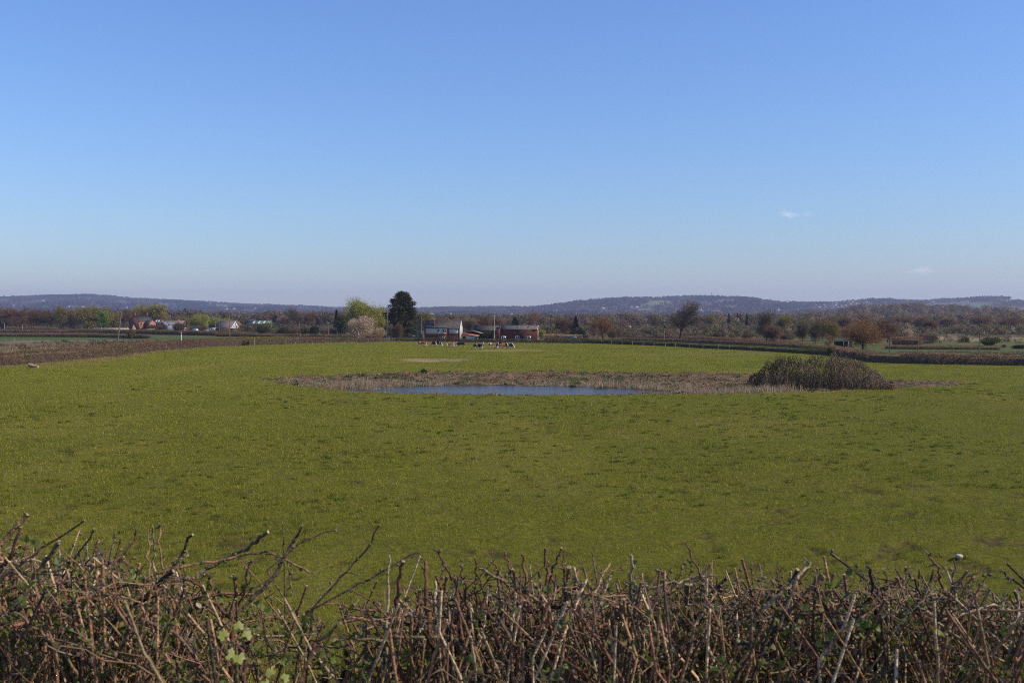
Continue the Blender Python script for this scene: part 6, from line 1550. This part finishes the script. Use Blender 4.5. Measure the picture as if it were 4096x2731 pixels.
    # ---- stems traced from the photograph: polyline of (px, py), depth, thickness px, palette, leafiness
    TR = [([(77,2258),(205,2172),(333,2086)],1.34,9,'d'), ([(256,2300),(320,2200),(387,2112)],1.42,8,'d'), ([(500,2215),(550,2116)],1.5,9,'p'), ([(690,2285),(730,2210),(766,2138)],1.4,13,'d'), ([(420,2520),(560,2400),(702,2282)],1.36,20,'d'), ([(1000,2400),(1095,2306),(1160,2190),(1214,2102)],1.38,15,'d'), ([(1165,2190),(1180,2176),(1345,2110)],1.39,6,'b'),
          ([(490,2330),(610,2296),(714,2270),(830,2246),(940,2228),(1060,2206),(1125,2228),(1240,2292)],1.5,11,'b'), ([(690,2345),(790,2300),(920,2225),(1010,2180),(1071,2128)],1.56,18,'o'), ([(960,2410),(985,2330),(1006,2246)],1.42,10,'p'), ([(925,2620),(930,2450),(940,2296)],1.44,17,'b'), ([(895,2445),(840,2390),(800,2350),(758,2310)],1.4,13,'p'), ([(2,2290),(40,2210),(89,2121)],1.38,16,'p'), ([(246,2330),(240,2250),(238,2200)],1.44,13,'t'), ([(107,2377),(170,2270),(247,2168)],1.36,22,'o'), ([(352,2260),(344,2160)],1.5,9,'t'), ([(595,2310),(595,2200),(596,2112)],1.46,8,'b'), ([(622,2290),(616,2200),(610,2112)],1.5,9,'t'), ([(446,2200),(458,2126)],1.5,8,'t'), ([(428,2262),(424,2186)],1.46,9,'p'), ([(1137,2224),(1134,2095)],1.5,6,'o'), ([(655,2330),(640,2160),(642,2105)],1.52,7,'b'),
          ([(470,2495),(520,2450),(570,2418)],1.5,46,'g'), ([(610,2530),(700,2470),(800,2415)],1.55,40,'g'), ([(595,2515),(650,2580),(714,2650)],1.32,14,'p'), ([(240,2320),(300,2500),(340,2700)],1.34,18,'p'), ([(60,2440),(160,2520),(260,2620),(340,2731)],1.3,12,'b'), ([(330,2406),(400,2470),(430,2500)],1.36,11,'p'), ([(720,2610),(800,2680),(850,2750)],1.3,12,'p'), ([(0,2400),(120,2380),(260,2330)],1.42,12,'d'),
          ([(1552,2455),(1556,2320),(1561,2219)],1.42,10,'t'), ([(1578,2465),(1590,2350),(1606,2246)],1.4,17,'b'), ([(1710,2455),(1706,2350),(1704,2242)],1.42,18,'b'), ([(1340,2330),(1440,2230),(1520,2096)],1.38,8,'d'), ([(1815,2325),(1780,2250),(1738,2192)],1.44,10,'p'), ([(1400,2355),(1540,2280),(1675,2206)],1.46,8,'d'), ([(1900,2430),(1902,2300),(1904,2230)],1.48,9,'p'), ([(1870,2470),(1858,2360),(1850,2272)],1.42,12,'b'), ([(2066,2315),(2040,2260),(2012,2204)],1.48,10,'p'), ([(2010,2315),(1968,2240)],1.48,10,'b'), ([(2064,2350),(1990,2310),(1920,2274)],1.44,12,'t'), ([(2195,2440),(2188,2320),(2184,2202)],1.4,15,'b'), ([(2206,2290),(2226,2240),(2245,2192)],1.46,9,'p'), ([(2258,2300),(2254,2204)],1.46,9,'p'), ([(2104,2350),(2096,2280),(2092,2218)],1.46,12,'b'), ([(2524,2370),(2526,2280),(2526,2212)],1.42,15,'t'), ([(2360,2400),(2400,2320),(2440,2250)],1.46,11,'b'), ([(2255,2372),(2262,2320),(2272,2270)],1.44,20,'b'), ([(2280,2380),(2300,2330),(2310,2285)],1.5,20,'b'), ([(1470,2443),(1540,2560),(1612,2690)],1.32,12,'p'), ([(1780,2700),(1840,2620),(1898,2544)],1.32,9,'t'), ([(1345,2552),(1480,2562),(1640,2552)],1.34,14,'o'), ([(1580,2472),(1720,2502),(1830,2530),(1890,2500)],1.48,28,'d'), ([(1650,2740),(1645,2600),(1642,2456)],1.36,18,'b'), ([(1750,2354),(1790,2430),(1822,2540)],1.36,13,'p'), ([(2090,2790),(2090,2690),(2092,2570)],1.3,13,'t'), ([(1940,2440),(2010,2520),(2090,2620)],1.34,13,'b'), ([(2310,2400),(2340,2520),(2370,2640)],1.33,14,'p'), ([(2480,2700),(2510,2520),(2520,2420)],1.35,20,'b'), ([(2580,2740),(2620,2640),(2750,2560)],1.4,40,'d'), ([(2200,2640),(2270,2560),(2330,2420)],1.42,16,'d'),
          ([(2890,2395),(2800,2300),(2740,2170)],1.4,9,'p'), ([(3145,2356),(3200,2300),(3248,2246)],1.38,13,'t'), ([(3124,2472),(3160,2370),(3190,2270)],1.42,19,'d'), ([(3494,2420),(3488,2330),(3470,2256)],1.4,14,'d'), ([(3290,2390),(3370,2330),(3428,2268)],1.42,9,'d'), ([(3672,2350),(3640,2300),(3612,2272)],1.42,10,'d'), ([(3768,2332),(3745,2270),(3718,2210)],1.4,10,'p'), ([(3815,2344),(3815,2300),(3824,2250)],1.42,9,'d'), ([(4110,2352),(4050,2318),(4002,2284)],1.38,11,'d'), ([(3862,2360),(3885,2320),(3910,2296)],1.44,8,'p'), ([(3328,2430),(3280,2370),(3250,2346)],1.42,11,'t'), ([(3352,2562),(3335,2480),(3322,2396)],1.36,14,'t'), ([(3254,2516),(3210,2450),(3172,2388)],1.38,12,'p'), ([(3768,2706),(3775,2610),(3782,2526)],1.3,14,'t'), ([(3726,2484),(3840,2552),(3960,2620)],1.34,13,'t'), ([(2900,2540),(2950,2440),(2985,2386)],1.38,13,'p'), ([(2700,2330),(2780,2310),(2846,2300)],1.44,10,'t'), ([(2940,2646),(2890,2540),(2820,2460)],1.36,14,'b'), ([(3450,2480),(3460,2400),(3472,2350)],1.4,15,'d'), ([(3220,2720),(3210,2600),(3205,2500)],1.32,14,'b'), ([(3430,2640),(3450,2540),(3465,2470)],1.34,12,'p'), ([(4060,2500),(4075,2420),(4062,2368)],1.36,10,'t'), ([(3690,2700),(3650,2560),(3630,2440)],1.36,11,'b'), ([(2760,2330),(2800,2310),(2840,2260)],1.48,9,'d')]
    for i, (pl, d, wpx, pal) in enumerate(TR):
        P = np.array([W(px, py, d + .02 * math.sin(i * 2.3 + k)) for k, (px, py) in enumerate(pl)])
        # refine the polyline
        t = np.linspace(0, len(P) - 1, 4 * (len(P) - 1) + 1); P = np.stack([np.interp(t, np.arange(len(P)), P[:, q]) for q in range(3)], 1)
        if P[0][2] > P[-1][2]: P = P[::-1]
        # carry the foot of the stem down into the hedge
        dn = P[0] - (P[1] - P[0]) / np.linalg.norm(P[1] - P[0]) * .06; foot = dn + np.array([rng.normal() * .04, rng.uniform(0, .06), -rng.uniform(.08, .2)])
        P = np.vstack([foot, dn, P]); P += rng.normal(size=P.shape) * .0016
        r = wpx / S(d) / 2; c = PAL[pal][rng.integers(0, len(PAL[pal]))] * rng.uniform(.9, 1.15); L = local(P)
        R_ = np.linspace(r * 1.12, r * .82, len(L)) * (1 + rng.normal(size=len(L)) * .05)
        a = Acc(); a.tube(L, R_, c, 7, True, capC=CUT); a.build('stem', M['fgbark'], o, True)
        furnish(L[2:], r, .5 if pl[0][0] < 2700 else .3, .4 if pl[0][0] < 2700 else 1.0, 1 if wpx > 12 else 0 if False else 1)
    # split stake standing in the hedge
    P = local([W(2748, 2790, 1.42), W(2752, 2600, 1.42), W(2757, 2335, 1.42)]); a = Acc(); a.tube(P, [.0075, .0072, .007], (.12, .095, .045), 8, True, capC=(.3, .25, .16)); a.build('stake', M['fgbark'], o, True)
    # ---- the mass of the hedge
    n = 1450
    for i in range(n):
        px = rng.uniform(-250, 4350); d = rng.uniform(1.28, 2.15) if i % 4 else rng.uniform(1.22, 1.5)
        x = (px - CX) / (F / _c) * d; zt = Z(np.interp(px, TOP[:, 0], TOP[:, 1]), d)
        thin = (700 < px < 1650)
        if thin and rng.random() < (.84 if 850 < px < 1560 else .5): continue
        ze = zt - rng.exponential(.045) + (rng.uniform(.01, .05) if rng.random() < .3 and d > 1.4 else 0) - (0.03 if d > 1.6 else 0)
        z0 = max(zt - rng.uniform(.25, .75), 6.95); lean = rng.normal() * (.16 if 1650 < px < 2650 else .26)
        A = np.array([x - lean * (ze - z0) * 1.6, d + rng.normal() * .06, z0]); B = np.array([x, d + rng.normal() * .04, ze])
        r = rng.choice([.0015, .0022, .0032, .0046], p=[.36, .36, .22, .06]) * rng.uniform(.8, 1.2)
        if d < 1.42: r = min(r, .0026)
        pth = local(bendpath(A, B, 8, .06, .007)); c = PAL['bptdo'[rng.choice(5, p=[.42, .18, .22, .14, .04] if 1650 < px < 2650 else [.45, .25, .1, .16, .04])]]; c = c[rng.integers(0, len(c))] * rng.uniform(.7, 2.3)
        twig.tube(pth, np.linspace(r * 1.2, r * .75, 8), c, 5, True, capC=CUT)
        furnish(pth[2:], r, .25 if 1700 < px < 2600 else 1.0, 1.2 if px > 2600 else .5)
    for i in range(760):       # crossing and sideways shoots
        px = rng.uniform(-250, 4350); d = rng.uniform(1.34, 2.1); x = (px - CX) / (F / _c) * d; zt = Z(np.interp(px, TOP[:, 0], TOP[:, 1]), d)
        thin = (700 < px < 1650)
        if thin and rng.random() < .74: continue
        z = zt - .03 - rng.exponential(.12); l = rng.uniform(.08, .26); an = rng.normal() * .75; s = rng.choice([-1, 1])
        A = np.array([x, d, z]); B = A + np.array([s * l * math.cos(an), rng.normal() * .08, l * math.sin(an) * .8])
        zb = ztop_at(B[0], max(B[1], 1.1))
        if B[2] > zb + .01: B[2] = zb - .02
        r = rng.choice([.0012, .0018, .0027, .0042], p=[.36, .36, .22, .06]); pth = local(bendpath(A, B, 8, .1, .008)); c = PAL['bptdo'[rng.choice(5, p=[.42, .33, .05, .14, .06])]]; c = c[rng.integers(0, len(c))] * rng.uniform(.7, 2.2)
        twig.tube(pth, np.linspace(r * 1.15, r * .7, 8), c, 5, True, capC=CUT); furnish(pth, r, .3 if 1700 < px < 2600 else 1.0, 1.0 if px > 2600 else .5, 1)
    for i in range(36):        # old trunks low in the hedge
        px = rng.uniform(-200, 4300); d = rng.uniform(1.5, 2.0); x = (px - CX) / (F / _c) * d; z1 = Z(rng.uniform(2520, 2700), d); A = np.array([x + rng.normal() * .1, d, 6.75]); B = np.array([x + rng.normal() * .15, d, z1])
        pth = local(bendpath(A, B, 8, .05, .02)); r = rng.uniform(.01, .02); c = PAL['gdb'[rng.integers(0, 3)]][0]; twig.tube(pth, np.linspace(r * 1.2, r * .7, 8) * (1 + rng.normal(size=8) * .1), c, 8, True, capC=CUT)
    for i in range(3400):      # leaf tufts and dead leaves deep inside
        px = rng.uniform(-250, 4350); d = rng.uniform(1.3, 2.15); x = (px - CX) / (F / _c) * d; zt = Z(np.interp(px, TOP[:, 0], TOP[:, 1]), d); z = zt - .05 - rng.exponential(.16)
        if 1700 < px < 2600 and rng.random() < .75: continue
        if 850 < px < 1650 and rng.random() < .5: continue
        if rng.random() < .2 and d > 1.5: d_ = randdir(rng, 1)[0]; add_leaf(local((x, d, z)), d_, rng.uniform(.012, .024), np.array([.2, .14, .08]) * rng.uniform(.6, 1.3))
        else: leaf_tuft(local((x, d, z)), rng.integers(3, 6), rng.uniform(.006, .012))
    for nm, ac, mt in (('twigs', twig, M['fgbark']), ('buds', bud, M['fgleaf']), ('leaves', leaf, M['fgleaf'])):
        q = ac.build(nm, mt, o, nm == 'twigs'); q['kind'] = 'stuff'
    return o
near_hedge()
def shoot(name, leaves, stem, col, label, cat):
    """leafy shoot: broad lobed leaves (px, py, size px, turn) on a stem, all at real depth"""
    rng = np.random.default_rng(len(leaves) + int(stem[0][0])); o = empty(name, tuple(W(*stem[0]))); base = W(*stem[0])
    a = Acc(); P = np.array([W(*s) for s in stem]) - base; a.tube(P, np.linspace(.0028, .0016, len(P)), (.2, .16, .06), 6); a.build('stem', M['fgbark'], o, True)
    for px, py, d, sz, tw in leaves:
        s = sz / S(d); c = W(px, py, d) - base; out = []
        lobes = [(-125, .5), (-95, .72), (-74, .62), (-52, .9), (-28, .72), (-12, .9), (0, 1.05), (12, .9), (28, .72), (52, .9), (74, .62), (95, .72), (125, .5)]
        for k, (an, r) in enumerate(lobes):
            q = rad(an + tw); out.append((math.sin(q) * r, math.cos(q) * r))
        f = rng.uniform(-.5, .2); 
        E1 = np.array([.86, .5, 0.]); E2 = np.array([-.22, .42 + f * .2, .87]); E3 = np.cross(E1, E2)      # blades turned up to the sun
        V = [c] + [c + (E1 * u + E2 * v - E3 * u * u * .25) * s * .5 for u, v in out]
        a = Acc(); n = len(out); cc = np.array([np.array(col) * .8] + [np.array(col) * rng.uniform(.85, 1.2) for _ in out]); a.add(V, np.array([(0, i, i + 1) for i in range(1, n)]), cc); l = a.build('leaf', M['fgleaf'], o)
    tag(o, label, cat)
shoot('sycamore_shoot', [(900, 2545, 1.13, 66, -35), (955, 2620, 1.12, 72, 170), (985, 2545, 1.14, 62, 40), (915, 2615, 1.12, 66, 120), (955, 2510, 1.15, 60, 10)], [(948, 2790, 1.17), (946, 2660, 1.15), (945, 2570, 1.14)], (.34, .38, .06), 'lime green lobed leaves of a young shoot at the lower left of the near hedge', 'shoot')
shoot('sycamore_shoot', [(1085, 2695, 1.14, 54, -30), (1135, 2715, 1.14, 56, 60), (1060, 2725, 1.13, 52, 180)], [(1092, 2800, 1.17), (1090, 2725, 1.15)], (.31, .35, .06), 'smaller lime green leaf shoot at the bottom edge, right of the larger one', 'shoot')
shoot('bramble_shoot', [(1725, 2620, 1.5, 70, 15), (1760, 2660, 1.48, 66, 100), (1820, 2590, 1.52, 60, -60), (1850, 2690, 1.46, 64, 60), (1905, 2705, 1.46, 66, -20), (1800, 2680, 1.5, 56, 170)], [(1790, 2780, 1.5), (1790, 2690, 1.5), (1780, 2610, 1.51)], (.035, .06, .025), 'dark green glossy bramble leaves at the bottom centre of the near hedge', 'shoot')
